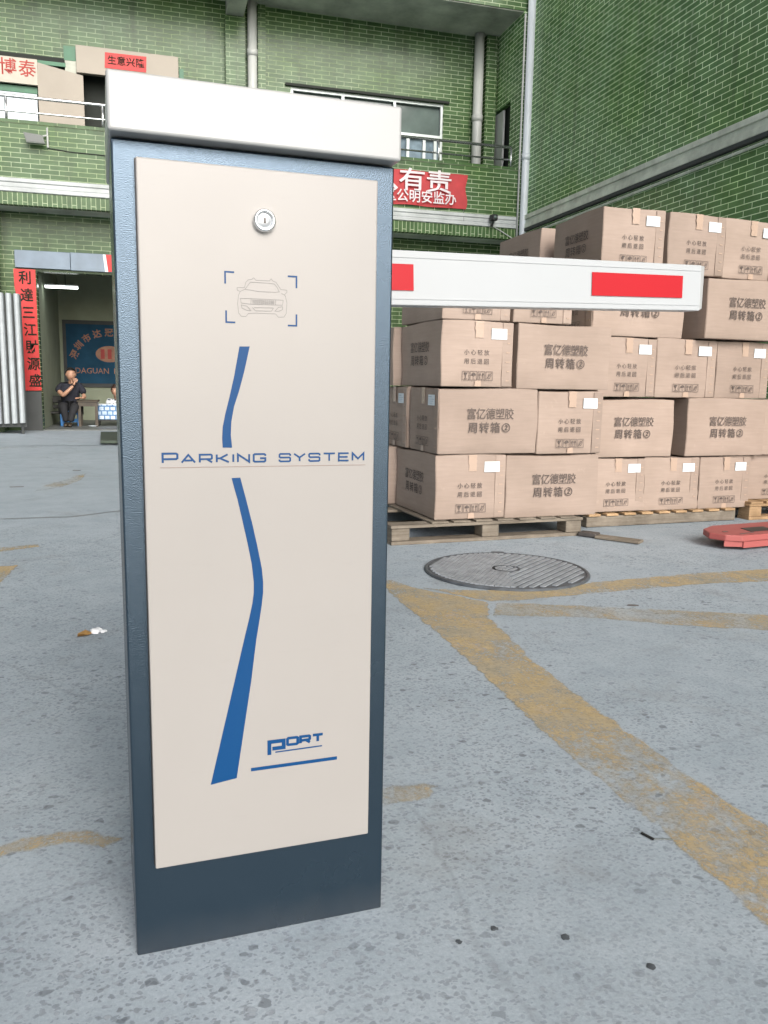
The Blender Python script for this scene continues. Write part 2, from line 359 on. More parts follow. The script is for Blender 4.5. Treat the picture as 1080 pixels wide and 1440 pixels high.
# yellow lines: a long stripe parallel to the wall, two arms towards it and scattered remnants
sheet('yellow_line', [(.88,-.4),(1.09,-.4),(1.088,1.16),(1.078,1.45),(1.068,1.75),(1.078,2.10),(1.13,2.56),(1.205,2.735),(1.0,3.02),(.95,3.16),(.89,3.16),(.868,2.89),(.878,2.5),(.876,2.0),(.86,1.55),(.872,1.15)], .0012, M['paint'], .006)
sheet('yellow_line', [(1.02,3.0),(1.21,2.745),(1.35,2.735),(1.673,2.77),(2.194,2.811),(2.7,2.78),(4.6,2.8),(4.6,3.05),(2.68,3.006),(2.34,3.005),(1.721,2.94),(1.43,2.895),(1.2,2.93)], .0016, M['paint'], .006)
sheet('yellow_line', [(1.135,2.57),(1.441,2.475),(1.686,2.33),(1.979,2.194),(3.6,1.6),(3.7,1.8),(2.125,2.363),(1.694,2.554),(1.31,2.709),(1.22,2.735)], .0020, M['paler'], .006)
for pts, mt in (([(-.5,1.30),(-.259,1.384),(-.217,1.40),(-.149,1.405),(-.089,1.376),(-.055,1.397),(-.105,1.45),(-.142,1.462),(-.201,1.46),(-.246,1.453),(-.267,1.435),(-.5,1.37)], 'paler'),
            ([(.33,1.41),(.411,1.392),(.47,1.399),(.514,1.394),(.548,1.462),(.482,1.484),(.436,1.481),(.33,1.49)], 'faint'),
            ([(-1.4,3.9),(-.764,4.028),(-.677,4.043),(-.515,4.147),(-.53,4.221),(-.696,4.165),(-1.4,4.0)], 'paint'),
            ([(-1.2,3.1),(-.638,3.323),(-.57,3.365),(-.558,3.634),(-.56,3.745),(-.714,3.749),(-1.2,3.5)], 'paint'),
            ([(-.80,6.2),(-.624,6.45),(-.52,6.9),(-.52,7.4),(-.60,7.2),(-.70,6.8),(-.80,6.5)], 'faint'), ([(-1.7,10.1),(-1.2,10.25),(-1.2,10.36),(-1.75,10.2)], 'faint')):
    sheet('yellow_line', pts, .0013, M[mt], .007, .022)
# slab joint
mb = MB()
jp = [(-9,4.6),(-3,4.9),(-.831,5.02),(-.45,5.03),(-.18,5.22),(1.0,5.3),(5.9,5.6)]
stroke(mb, jp, .012, z=.0022); tag(mb.build('pavement_joint', M['ink_gray']), kind='structure')

# ------------------------------------------------------------------ green tiled building (facade at Y = 12.9 .. 14)
bld = empty('factory_building', (2,13.5,0), 0, 'two-storey green glazed tile building with an open upper corridor, behind the yard', 'building')
BO = Matrix.Translation((-2,-13.5,0))
def bpart(mb, name, mat, parent=None, smooth=False):
    mb.xf(BO); return mb.build(name, M[mat] if isinstance(mat, str) else mat, parent or bld, smooth)
XL, XR = -9.0, 6.02
bpart(MB().box(XL, 5.88, 12.9, 13.02, 3.532, 4.255), 'parapet', 'tile')
bpart(MB().box(XL, 5.905, 12.885, 13.03, 4.255, 4.30, .004), 'parapet_coping', 'tile')
mb = MB(); mb.box(XL, 5.88, 12.872, 13.02, 3.475, 3.53, .006); mb.box(XL, 5.88, 12.884, 13.02, 3.41, 3.473, .006); mb.box(XL, 5.88, 12.874, 13.02, 3.35, 3.408, .006)
bpart(mb, 'cornice_band', 'band')
bpart(MB().box(XL, 5.88, 12.9, 13.02, 3.18, 3.348), 'upright_tile_course', 'soldier')
bpart(MB().box(XL, 5.88, 13.022, 14.3, 3.19, 3.40), 'corridor_slab', 'soffit')
# upper wall with window and doorway openings
wy0, wy1 = 14.0, 14.2
mb = MB()
for x0, x1, z0, z1 in ((XL,-2.9,3.4,6.66),(-2.9,.58,5.53,6.66),(.58,2.34,3.4,6.66),(2.34,4.96,5.51,6.66),(2.34,4.96,3.4,4.27),(4.96,5.9,3.4,6.66)):
    mb.box(x0, x1, wy0, wy1, z0, z1)
bpart(mb, 'upper_wall', 'tile')
bpart(MB().box(1.30, 1.60, 13.88, 13.998, 3.4, 6.40), 'pilaster', 'tile')
bpart(MB().box(1.81, 1.93, 13.93, 13.998, 3.4, 6.64), 'pilaster', 'tile')
bpart(MB().box(5.66, 5.86, 13.86, 13.998, 3.4, 6.64), 'pilaster', 'tile')
bpart(MB().box(1.32, 1.58, 13.03, 13.997, 6.405, 6.64), 'beam', 'soffit')
bpart(MB().box(XL, 5.88, 12.92, 14.3, 6.645, 6.9), 'soffit_slab', 'soffit')
bpart(MB().box(XL, 6.0, 12.9, 13.05, 6.66, 7.6), 'top_wall', 'tile')
# corridor end wall with a doorway
mb = MB()
for y0, y1, z0, z1 in ((12.9,13.30,3.4,6.66),(13.30,14.0,5.44,6.66)):
    mb.box(5.882, 6.018, y0, y1, z0, z1)
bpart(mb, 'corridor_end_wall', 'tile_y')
bpart(MB().box(5.882, 6.018, 12.902, 13.0, 0, 3.398), 'corner_pier', 'tile')
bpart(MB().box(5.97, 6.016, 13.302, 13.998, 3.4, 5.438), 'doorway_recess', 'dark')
d = bpart(MB().box(5.90, 5.935, 13.62, 13.985, 3.42, 5.40, .006), 'door', 'pvc'); 
# upper window
win = bpart(MB().box(2.36, 4.94, 14.10, 14.12, 4.28, 5.49), 'window', 'glass')
mb = MB()
for x in (2.34, 3.19, 4.08, 4.92): mb.box(x, x+.045, 14.03, 14.09, 4.27, 5.51)
mb.box(2.34, 4.965, 14.028, 14.092, 5.465, 5.51); mb.box(2.385, 4.92, 14.032, 14.088, 4.93, 5.0); mb.box(2.385, 4.92, 14.03, 14.09, 4.27, 4.32)
for x in (2.6, 3.0, 3.5, 3.8, 4.33, 4.62, 4.82): mb.box(x, x+.05, 14.05, 14.085, 4.32, 4.93)
bpart(mb, 'window_frame', 'alu', win)
bpart(MB().box(2.385, 4.92, 14.094, 14.098, 4.32, 4.93), 'lower_panes', 'pane', win)
bpart(MB().box(2.25, 5.05, 13.96, 13.998, 5.512, 5.55), 'window_head', 'dark')
# upper left shop front
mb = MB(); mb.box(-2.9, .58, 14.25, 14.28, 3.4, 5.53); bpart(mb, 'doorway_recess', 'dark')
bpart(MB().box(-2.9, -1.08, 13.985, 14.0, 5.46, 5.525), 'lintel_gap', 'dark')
for a_ in ((-3.2, -1.06, 13.965, 13.998, 5.40, 5.455),(-1.08, -.86, 13.97, 13.998, 5.5, 5.70),(-2.9, -1.47, 13.99, 14.1, 4.985, 5.075),(.595, .66, 13.955, 13.998, 5.42, 5.56)): bpart(MB().box(*a_), 'green_frame', 'greenpaint')
bpart(MB().box(-1.07, -.91, 13.975, 13.998, 5.30, 5.498), 'cement_patch', 'soffit')
bpart(MB().box(-2.9, -1.48, 14.0, 14.06, 3.42, 4.983), 'pale_door', 'whitepanel')
mb = MB(); mb.prism([(-1.455,3.42),(-.815,3.42),(-.815,5.295),(-1.455,5.41)], 0, .03); mb.xf(FRONT(13.96)); bpart(mb, 'beige_door', 'beige')
hb = bpart(MB().box(-.905, .58, 13.90, 13.99, 5.325, 5.71, .004), 'header_board', 'beige')
mb = MB(); mb.poly([(-.50,5.43,0),(.10,5.43,0),(.11,5.655,0),(-.49,5.65,0)]); mb.xf(FRONT(13.893))
rp = bpart(mb, 'red_paper', 'couplet', hb)
mb = MB(); add_text(mb, '生意兴隆', .135, (-.19,5.54), bold=.012); mb.xf(FRONT(13.889)); bpart(mb, 'brush_lettering', 'ink_black', rp if False else hb)
# ground floor
gw = []
mb = MB()
for x0, x1, z0, z1 in ((XL,-1.55,0,3.19),(-1.55,1.0,2.36,3.19),(1.0,6.0,0,3.19)): mb.box(x0, x1, 13.5, 13.68, z0, z1)
bpart(mb, 'ground_floor_wall', 'tile_dark')
bpart(MB().box(-2.75, -2.04, 13.12, 13.498, 0, 3.188), 'brick_pier', 'tile')
bpart(MB().box(-1.86, -1.553, 13.46, 13.498, .0, .60, .004), 'dark_plinth', 'plinth')
mb = MB(); mb.box(-2.9, 1.5, 16.6, 16.7, 0, 2.75); mb.box(-1.70, -1.56, 13.682, 16.6, 0, 2.75); mb.box(1.4, 1.5, 13.682, 16.6, 0, 2.75)
bpart(mb, 'shop_wall', 'plaster')
bpart(MB().box(-1.7, 1.5, 13.682, 16.7, 2.752, 2.85), 'shop_ceiling', 'ceiling')
bpart(MB().box(-1.7, 1.5, 13.47, 16.598, -.02, .02), 'shop_floor', 'floor')
mb = MB(); mb.tube([(-1.3,13.75,2.40),(1.0,13.75,2.32)], .012, 6); mb.tube([(-.9,13.78,2.40),(.2,14.3,2.36)], .009, 6)
bpart(mb, 'door_rail', 'plinth')

# side wing at X = 6.02
wing = empty('side_wing', (6.3,6,0), 0, 'tall windowless green tile side wing running along the right of the yard', 'building')
def wpart(mb, name, mat):
    mb.xf(Matrix.Translation((-6.3,-6,0))); return mb.build(name, M[mat], wing)
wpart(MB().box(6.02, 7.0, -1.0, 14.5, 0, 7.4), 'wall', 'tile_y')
mb = MB(); mb.box(5.955, 6.018, -1.0, 12.88, 3.475, 3.54, .005); mb.box(5.975, 6.018, -1.0, 12.88, 3.412, 3.473, .004); mb.box(5.96, 6.018, -1.0, 12.88, 3.335, 3.41, .005)
wpart(mb, 'ledge', 'band2')
wpart(MB().box(5.955, 6.018, -1.0, 12.88, 3.29, 3.333), 'ledge_shadow_gap', 'plinth')
wpart(MB().tube([(5.985,-1,3.245),(5.985,5,3.25),(5.985,12.6,3.23)], .018, 8), 'conduit', 'band2')

# pipes
def pipe(x, y, z0, z1, r, mat, label, joints=(), cat='pipe', grp=None):
    e = empty('drain_pipe', (x,y,z0), 0, label, cat, grp)
    MB().tube([(0,0,0),(0,0,z1-z0)], r, 16).build('pipe_run', M[mat], e, True)
    for j in joints: MB().tube([(0,0,j-z0-.05),(0,0,j-z0+.05)], r*1.14, 16).build('pipe_collar', M[mat], e, True)
    return e
pipe(5.965, 12.80, 0, 7.6, .062, 'pvc_white', 'tall white drain pipe running down the corner between both tiled walls', (4.45,7.2))
pipe(5.885, 12.86, 2.6, 6.6, .016, 'pvc', 'thin grey conduit beside the tall white drain pipe')
pipe(5.53, 13.88, 3.42, 6.64, .082, 'pvc', 'grey drain pipe on the upper corridor wall, right of the window', (4.4,5.3))
pipe(1.715, 13.90, 3.42, 6.64, .075, 'pvc', 'stained grey drain pipe on the upper wall, left of the window', (5.9,))
# railing
rl = empty('balcony_railing', (0,12.95,4.30), 0, 'two-bar stainless railing along the top of the green parapet', 'railing')
MB().tube([(-9,0,.315),(5.77,0,.315)], .022, 10).build('top_rail', M['steel'], rl, True)
MB().tube([(-9,0,.122),(5.77,0,.122)], .014, 8).build('lower_rail', M['steel'], rl, True)
for x in [5.77]+[-1.775+1.26*i for i in range(-3,6)]:
    if x < 5.8: MB().tube([(x,0,-.03),(x,0,.30)], .018, 8).build('railing_post', M['steel'], rl, True)
# banner
bn = empty('banner', (4.2,12.875,3.84), 0, 'red cloth banner with white characters hung on the green parapet', 'banner')
mb = MB(); nx, nz = 26, 8; g = []
for i in range(nx+1):
    g.append([])
    for k in range(nz+1):
        x = -1.6+2.385*i/nx; z = -.255+.52*k/nz - .006*math.sin(i*.7)
        g[-1].append(mb.bm.verts.new((x + (.02*math.sin(k) if i == nx else 0), .012*math.sin(i*1.1+k*.5)*(1-k/nz*.6), z)))
for i in range(nx):
    for k in range(nz): mb.bm.faces.new((g[i][k], g[i+1][k], g[i+1][k+1], g[i][k+1]))
mb.build('cloth', M['banner'], bn, True)
mb = MB(); add_text(mb, '人人有责', .36, (-.36,.095), bold=.011, sx=1.25, spacing=.98); mb.xf(FRONT(-.036)); mb.build('large_lettering', M['banner_ink'], bn)
mb = MB(); add_text(mb, '光明区公明安监办', .20, (-.19,-.135), bold=.012, spacing=1.0); mb.xf(FRONT(-.036)); mb.build('small_lettering', M['banner_ink'], bn)
mb = MB(); mb.tube([(.75,.0,-.25),(.76,.01,-.45)], .004, 5); mb.build('tie_string', M['plinth'], bn)
# security camera + flood light
cc = empty('security_camera', (5.43,12.872,3.44), 0, 'small black security camera fixed to the pale cornice band', 'camera')
MB().box(-.012,.012,-.07,0,-.09,-.06).tube([(0,-.06,-.07),(0,-.09,-.005)], .012, 8).build('bracket', M['black'], cc)
MB().box(-.055,.05,-.16,-.04,-.02,.075,.012).build('housing', M['black'], cc)
MB().lathe([(0,0),(.028,0),(.028,.012),(0,.014)], 16, FRONT(-.158)@Matrix.Translation((0,.03,0))).build('lens', M['glass'], cc, True)
MB().tube([(0,0,-.07),(.15,.01,-.13),(.45,.01,-.28)], .008, 6).build('cable', M['pvc'], cc)
fl = empty('flood_light', (-1.25,12.89,4.09), 0, 'small grey floodlight on a bracket on the left parapet', 'light')
MB().tube([(0,-.03,-.13),(0,-.03,.13)], .013, 8).tube([(-.10,-.06,.0),(-.0,-.03,.03)], .012, 6).build('bracket', M['pvc'], fl)
mb = MB(); mb.prism([(-.30,.02),(-.05,.0),(-.02,-.115),(-.26,-.115)], 0, .05, .006); mb.xf(FRONT(-.10)); mb.build('lamp_body', M['lamp'], fl)
mb = MB(); mb.poly([(-.282,.005,0),(-.065,-.012,0),(-.04,-.1,0),(-.25,-.1,0)]); mb.xf(FRONT(-.156)); mb.build('lamp_glass', M['lampglass'], fl)
MB().tube([(0,0,-.13),(.3,.0,-.155),(.7,.0,-.16),(1.5,.0,-.2)], .006, 6).build('cable', M['black'], fl)
# upper signboard
sg = empty('shop_signboard', (-2.2,13.94,5.27), 0, 'cream signboard with red characters at the upper left corridor', 'sign')
MB().box(-1.2,.75,-.02,.02,-.185,.175,.004).build('board', M['signpaper'], sg)
mb = MB(); add_text(mb, '信精博泰', .25, (.215,.015), bold=.008, spacing=1.1); mb.xf(FRONT(-.0225)); mb.build('lettering', M['sign_red'], sg)
# ground floor sign plate, couplet, folding shutter
sp = empty('sign_plate', (-.4,13.45,2.52), 0, 'blank blue-grey metal fascia plate above the open shop door', 'sign')
MB().box(-1.43,-.665,-.02,.045,-.125,.125,.004).box(-.66,.6,-.02,.045,-.13,.13,.004).build('plate', M['signmetal'], sp)
mb = MB(); mb.poly([(-.13,-.125,0),(.55,-.125,0),(.55,.125,0),(-.16,.125,0)]); mb.xf(FRONT(-.024)); mb.build('red_paper', M['couplet'], sp)
mb = MB(); mb.poly([(-.175,-.126,0),(-.131,-.126,0),(-.161,.125,0),(-.2,.126,0)]); mb.xf(FRONT(-.0235)); mb.build('torn_paper_edge', M['tissue'], sp)
cp = empty('door_couplet', (-1.70,13.44,1.49), 0, 'red paper couplet strip with black brush characters on the pier left of the shop door', 'couplet')
mb = MB()
pts = [(-.155,.885),(-.15,.62),(-.13,.5),(-.10,.2),(-.095,-.3),(-.085,-.885),(.155,-.88),(.15,-.7),(.14,.0),(.145,.885)]
mb.poly([(x,y,0) for x,y in pts][::-1]); bmesh.ops.triangulate(mb.bm, faces=mb.bm.faces[:]); 
for f in mb.bm.faces:
    if f.normal.z < 0: f.normal_flip()
mb.xf(FRONT(-.002)); mb.build('paper', M['couplet'], cp)
for i, ch in enumerate('利達三江財源盛'):
    mb = MB(); add_text(mb, ch, .20, (.0+.012*i, .75-.25*i), bold=.02, sx=.9); mb.xf(FRONT(-.006)); mb.build('brush_character', M['ink_black'], cp)
sh = empty('folding_shutter', (-1.68,12.6,0), 0, 'grey corrugated folding shutter pushed back beside the shop door', 'shutter')
mb = MB()
for i in range(13):
    x1 = -.102*i; x0 = x1-.080; b_ = bmesh.new()
    prof = [(x0,.035),(x0+.008,-.012),(x0+.026,-.030),(x0+.054,-.030),(x0+.072,-.012),(x1,.035)]
    lo = [b_.verts.new((x,y,.165+.05*x)) for x,y in prof]; hi = [b_.verts.new((x,y,1.94-.03*x)) for x,y in prof]
    for k in range(5): b_.faces.new((lo[k],lo[k+1],hi[k+1],hi[k]))
    b_.faces.new(lo[::-1]); b_.faces.new(hi); b_.faces.new((lo[5],lo[0],hi[0],hi[5]))
    bmesh.ops.recalc_face_normals(b_, faces=b_.faces[:]); mb._merge(b_)
mb.build('corrugated_slats', M['shutter'], sh)
MB().box(-1.3,.01,.06,.085,.10,1.93,.004).build('slat_gap_shade', M['plinth'], sh)  # dark backing sheet that paints the shade in the gaps between slats
for x in (-.05,-1.2): MB().tube([(x,.07,.0),(x,.07,.12)], .02, 8).build('foot', M['plinth'], sh)
# mat
rm = tag(MB().prism([(-.66,12.27),(-.575,10.5),(.35,10.5),(.35,12.27)], .023, .06, .006).build('entrance_mat', M['mat_green']), 'dark green mat lying on the concrete apron outside the shop door', 'mat')

# ------------------------------------------------------------------ shop interior
po = empty('wall_poster', (-.3,16.58,1.25), 0, 'dark blue wall poster with orange arched lettering at the back of the shop', 'poster')
MB().box(-1.2,1.25,-.02,.015,-.61,.62).build('poster_frame', M['plinth'], po)
MB().box(-1.14,1.19,-.026,-.0205,-.54,.55).build('printed_sheet', M['poster'], po)
mb = MB()
for i, ch in enumerate('深圳市达冠精密五金'):
    t = rad(168-19.5*i); b = text_bm(ch, .155, bold=.025)
    mb._merge(b, Matrix.Translation((-.38+.63*math.cos(t), -.12+.52*math.sin(t), 0)) @ Matrix.Rotation((t-math.pi/2)*.8, 4, 'Z'))
mb.xf(FRONT(-.028)); mb.build('arched_lettering', M['orange'], po)
for wd, x in (('DAGUAN',-.70),('KUIJING',-.06)):
    mb = MB(); add_text(mb, wd, .15, (x,-.31), sx=.95); mb.xf(FRONT(-.028)); mb.build('latin_lettering', M['orange'], po)
mb = MB(); mb.poly([(-.38+.25*math.cos(t*math.pi/16), .01+.15*math.sin(t*math.pi/16), 0) for t in range(32)]); mb.xf(FRONT(-.0275)); em = mb.build('round_emblem', M['orange'], po)
for x in (-.54,-.415,-.29):
    mb = MB(); mb.poly([(x,-.08,0),(x+.07,-.08,0),(x+.07,.10,0),(x,.10,0)]); mb.xf(FRONT(-.0285)); mb.build('emblem_bar', M['sign_red'], em)
cl = empty('fluorescent_light', (-1.28,14.3,2.24), 0, 'lit white fluorescent batten hanging inside the shop', 'light')
MB().box(-.25,.25,-.05,.05,.0,.02).build('housing', M['pvc_white'], cl)
MB().box(-.245,.245,-.055,.055,-.03,-.002,.006).build('lit_tube', M['tube'], cl)
MB().tube([(.06,0,.02),(.06,0,.51)], .006, 6).build('hanging_wire', M['black'], cl)

def skin_mesh(verts, edges, levels=2, root=0):
    me = bpy.data.meshes.new('sk'); me.from_pydata([v[:3] for v in verts], edges, [])
    o = bpy.data.objects.new('sk', me); COL.objects.link(o)
    sk = o.modifiers.new('s', 'SKIN'); sk.use_smooth_shade = True
    for i, v in enumerate(verts):
        r = v[3]; me.skin_vertices[0].data[i].radius = (r, v[4] if len(v) > 4 else r)
    me.skin_vertices[0].data[root].use_root = True
    ss = o.modifiers.new('u', 'SUBSURF'); ss.levels = levels; ss.render_levels = levels
    dg = bpy.context.evaluated_depsgraph_get(); out = bpy.data.meshes.new_from_object(o.evaluated_get(dg))
    bpy.data.objects.remove(o); bpy.data.meshes.remove(me); out.shade_smooth(); return out
def head_bm(mb, c, r, turn=0.0):
    b = bmesh.new(); bmesh.ops.create_uvsphere(b, u_segments=28, v_segments=20, radius=1)
    for v in b.verts:
        x, y, z = v.co
        jaw = 1 - .30*max(0,-z)**1.3
        v.co = Vector((x*.76*jaw, y*.92*(1-.12*max(0,-z)), z*1.12))
        if y < 0:
            v.co.y -= .20*math.exp(-((x/.16)**2 + ((z+.12)/.20)**2))          # nose
            v.co.y += .07*math.exp(-(((abs(x)-.30)/.15)**2 + ((z-.10)/.11)**2)) # eye sockets
            v.co.y -= .06*math.exp(-((x/.25)**2 + ((z+.52)/.08)**2))           # lips
            v.co.y -= .07*math.exp(-((x/.25)**2 + ((z+.92)/.15)**2))           # chin
        if abs(x) > .9 and abs(z) < .3: v.co.x *= 1.14                          # ears
    m = Matrix.Translation(c) @ Matrix.Rotation(turn, 4, 'Z') @ Matrix.Scale(r, 4)
    mb._merge(b, m); return m
def hair_bm(mb, m, low=-.1, bulk=1.10):
    b = bmesh.new(); bmesh.ops.create_uvsphere(b, u_segments=28, v_segments=20, radius=1)
    for v in b.verts: 
        n = 1+.04*math.sin(v.co.x*17)*math.cos(v.co.z*13+v.co.y*9)
        v.co = Vector((v.co.x*.80, v.co.y*.97, v.co.z*1.16))*bulk*.965*n
    kill = [v for v in b.verts if (v.co.y < -.28 and v.co.z < .58) or v.co.z < low*2.2 or (v.co.y < .1 and v.co.z < low)]
    bmesh.ops.delete(b, geom=kill, context='VERTS')
    mb._merge(b, m)
def face_bits(m, p):
    for s in (-1,1):
        mb = MB(); b = bmesh.new(); bmesh.ops.create_uvsphere(b, u_segments=10, v_segments=8, radius=.085); mb._merge(b, m @ Matrix.Translation((s*.29,-.735,.10)))
        eye = mb.build('eye', M['eye'], p, True)
        mb = MB(); b = bmesh.new(); bmesh.ops.create_uvsphere(b, u_segments=10, v_segments=8, radius=.05); mb._merge(b, m @ Matrix.Translation((s*.28,-.785,.10)))
        mb.build('pupil', M['hair'], eye, True)
        mb = MB(); b = bmesh.new(); bmesh.ops.create_cube(b, size=1); mb._merge(b, m @ Matrix.Translation((s*.29,-.80,.29)) @ Matrix.Diagonal((.27,.06,.055,1)))
        mb.build('eyebrow', M['hair'], p, True)
    mb = MB(); b = bmesh.new(); bmesh.ops.create_uvsphere(b, u_segments=12, v_segments=8, radius=1); mb._merge(b, m @ Matrix.Translation((0,-.86,-.50)) @ Matrix.Diagonal((.22,.07,.06,1))); mb.build('lips', M['lips'], p, True)
def merge_mesh(mb, me):
    mb.bm.from_mesh(me); bpy.data.meshes.remove(me)
def hand(mb, wrist, tip_dir, up, s=1.0, curl=.6):
    """palm + five separate fingers, grown from the wrist along tip_dir; up is the back of the hand"""
    d = Vector(tip_dir).normalized(); u = Vector(up); u = (u - d*u.dot(d)).normalized(); side = d.cross(u)
    W = Vector(wrist)
    verts = [tuple(W)+(.026*s,.02*s), tuple(W+d*.045*s)+(.036*s,.018*s), tuple(W+d*.085*s)+(.036*s,.015*s)]
    merge_mesh(mb, skin_mesh(verts, [(0,1),(1,2)], 1))
    for k, ln in enumerate((.065,.075,.07,.055)):
        base = W + d*.083*s + side*((k-1.5)*.019*s)
        p1 = base + d*ln*.5*s; p2 = p1 + (d*math.cos(curl) - u*math.sin(curl))*ln*.35*s; p3 = p2 + (d*math.cos(2*curl) - u*math.sin(2*curl))*ln*.3*s
        merge_mesh(mb, skin_mesh([tuple(base-d*.012*s)+(.0092*s,), tuple(p1)+(.0085*s,), tuple(p2)+(.008*s,), tuple(p3)+(.0065*s,)], [(0,1),(1,2),(2,3)], 1))
    tb = W + d*.03*s - side*.03*s
    t1 = tb + (d*.7 - side*.7)*.03*s; t2 = t1 + d*.032*s - u*.01*s
    merge_mesh(mb, skin_mesh([tuple(tb)+(.012*s,), tuple(t1)+(.0105*s,), tuple(t2)+(.008*s,)], [(0,1),(1,2)], 1))

# man on the blue stool
px, py = -1.245, 14.6
man = empty('person', (px,py,.02), 0, 'person in dark navy polo shirt seated on the blue stool, hand at the chin', 'person')
sk = MB()
hm = head_bm(sk, (.035,-.12,.835), .098, rad(8))
merge_mesh(sk, skin_mesh([(.02,-.03,.66,.055),(.03,-.06,.72,.048),(.035,-.09,.78,.047)], [(0,1),(1,2)], 1))
merge_mesh(sk, skin_mesh([(-.165,-.10,.57,.040),(-.085,-.22,.50,.038),(-.02,-.25,.56,.033),(.075,-.235,.66,.026)], [(0,1),(1,2),(2,3)]))
hand(sk, (.075,-.235,.66), (.35,.15,.9), (-.1,-1,.2), .95, .75)
merge_mesh(sk, skin_mesh([(.215,-.10,.52,.038),(.235,-.17,.47,.034),(.205,-.27,.465,.026)], [(0,1),(1,2)]))
hand(sk, (.205,-.27,.465), (-.5,-.75,.02), (0,0,1), .95, .25)
body = sk.build('body', M['skin'], man, True)
mb = MB(); hair_bm(mb, hm, -.02, 1.12); mb.build('hair', M['hair'], man, True)
face_bits(hm, man)
mb = MB(); merge_mesh(mb, skin_mesh([(0,.02,.30,.155,.13),(0,.02,.40,.155,.125),(0,.0,.50,.165,.12),(.01,-.01,.60,.165,.105),(.015,-.02,.665,.09,.07),
        (-.125,-.0,.645,.075,.075),(-.175,-.05,.60,.062,.062),(-.155,-.13,.56,.056,.056),(.155,0,.645,.075,.075),(.205,-.04,.58,.062,.062),(.22,-.09,.53,.054,.054)],
        [(0,1),(1,2),(2,3),(3,4),(3,5),(5,6),(6,7),(3,8),(8,9),(9,10)]))
merge_mesh(mb, skin_mesh([(-.035,-.085,.695,.012),(.02,-.105,.665,.010),(.09,-.085,.70,.012)], [(0,1),(1,2)], 1))
mb.build('polo_shirt', M['navy'], man, True)
mb = MB(); merge_mesh(mb, skin_mesh([(0,.02,.30,.15,.115),(-.085,-.05,.30,.088,.08),(-.095,-.32,.345,.074,.07),(-.06,-.33,.19,.058,.056),(-.05,-.33,.075,.05,.05),(.085,-.05,.30,.088,.08),(.10,-.30,.34,.074,.07),(.045,-.36,.19,.058,.056),(.02,-.38,.075,.05,.05)],
        [(0,1),(1,2),(2,3),(3,4),(0,5),(5,6),(6,7),(7,8)])); mb.build('trousers', M['trousers'], man, True)
for x, y in ((-.05,-.36),(.02,-.41)):
    b = MB(); merge_mesh(b, skin_mesh([(x,y+.06,.04,.04,.04),(x,y-.05,.032,.04,.03),(x,y-.13,.026,.032,.024)], [(0,1),(1,2)], 1)); b.build('shoe', M['darkwood'], man, True)
st = empty('plastic_stool', (px,py+.02,.02), 0, 'low blue plastic stool under the person in navy', 'stool')
MB().box(-.15,.15,-.14,.14,.215,.25,.012,2).box(-.14,.14,-.13,.13,.185,.213).build('seat', M['stool_blue'], st)
for sx in (-1,1):
    for sy in (-1,1):
        b = MB(); b.prism([(sx*.105,sy*.095),(sx*.155,sy*.095),(sx*.155,sy*.145),(sx*.105,sy*.145)] if sx*sy > 0 else [(sx*.105,sy*.095),(sx*.105,sy*.145),(sx*.155,sy*.145),(sx*.155,sy*.095)], 0, .20, .006); b.build('leg', M['stool_blue'], st)
MB().box(-.12,.12,-.135,-.12,.06,.11).box(-.12,.12,.12,.135,.06,.11).build('stretcher', M['stool_blue'], st)
tb = empty('wooden_table', (px+.29,py-.12,.02), 0, 'small dark wooden table beside the person in navy', 'table')
MB().box(-.17,.17,-.20,.20,.40,.43,.006).build('tabletop', M['darkwood'], tb)
MB().box(-.15,.15,-.18,.18,.33,.398).build('apron_frame', M['darkwood'], tb)
for x, y in ((-.13,-.16),(.13,-.16),(-.13,.16),(.13,.16)): MB().box(x-.022,x+.022,y-.022,y+.022,0,.33).build('leg', M['darkwood'], tb)
ds = tag(MB().lathe([(0,.004),(.04,.0),(.075,.018),(.07,.02),(.038,.006),(0,.008)], 24).build('dish', M['whitepanel'], None, True), 'white dish on the shop floor under the small table', 'dish'); ds.location = (px+.36,py-.30,.02)
ch = empty('low_chair', (px-.30,py+.25,.02), 0, 'dark low chair against the left inner wall of the shop', 'chair')
MB().box(-.16,.15,-.2,.2,.19,.225,.01).build('seat', M['chairdark'], ch)
mb = MB(); mb.box(-.16,.15,.17,.2,.27,.33,.01); mb.box(-.16,.15,.17,.2,.36,.48,.012); mb.tube([(-.15,.185,.2),(-.15,.185,.5)], .014); mb.tube([(.14,.185,.2),(.14,.185,.5)], .014); mb.build('backrest', M['chairdark'], ch)
for x, y in ((-.14,-.18),(.13,-.18),(-.14,.18),(.13,.18)): MB().tube([(x,y,0),(x,y,.19)], .014, 8).build('leg', M['chairdark'], ch)
# stand + patterned carton + second person
sd = empty('low_stand', (px+.62,py+.1,.02), 0, 'low dark stand carrying the blue and white patterned box', 'stand')
MB().box(-.20,.24,-.12,.12,.075,.10,.004).build('shelf', M['chairdark'], sd)
for x, y in ((-.18,-.1),(.22,-.1),(-.18,.1),(.22,.1)): MB().tube([(x,y,0),(x,y,.075)], .012, 8).build('leg', M['chairdark'], sd)
bx = empty('patterned_box', (px+.62,py+.1,.12), 0, 'blue and white patterned box on the low stand in the shop', 'box')
MB().box(-.19,.20,-.11,.11,.002,.25,.006).build('carton_body', M['crateprint'], bx)
MB().box(-.185,.195,-.105,.105,.2525,.262).build('top_flaps', M['label'], bx)
ki = empty('person', (px+.71,py+.50,.05), 0, 'dark haired person in a black and white patterned shirt behind the patterned box', 'person')
sk = MB(); hm2 = head_bm(sk, (0,-.12,.545), .088, rad(-18))
merge_mesh(sk, skin_mesh([(0,-.03,.40,.045),(0,-.07,.45,.04),(0,-.09,.50,.04)], [(0,1),(1,2)], 1))
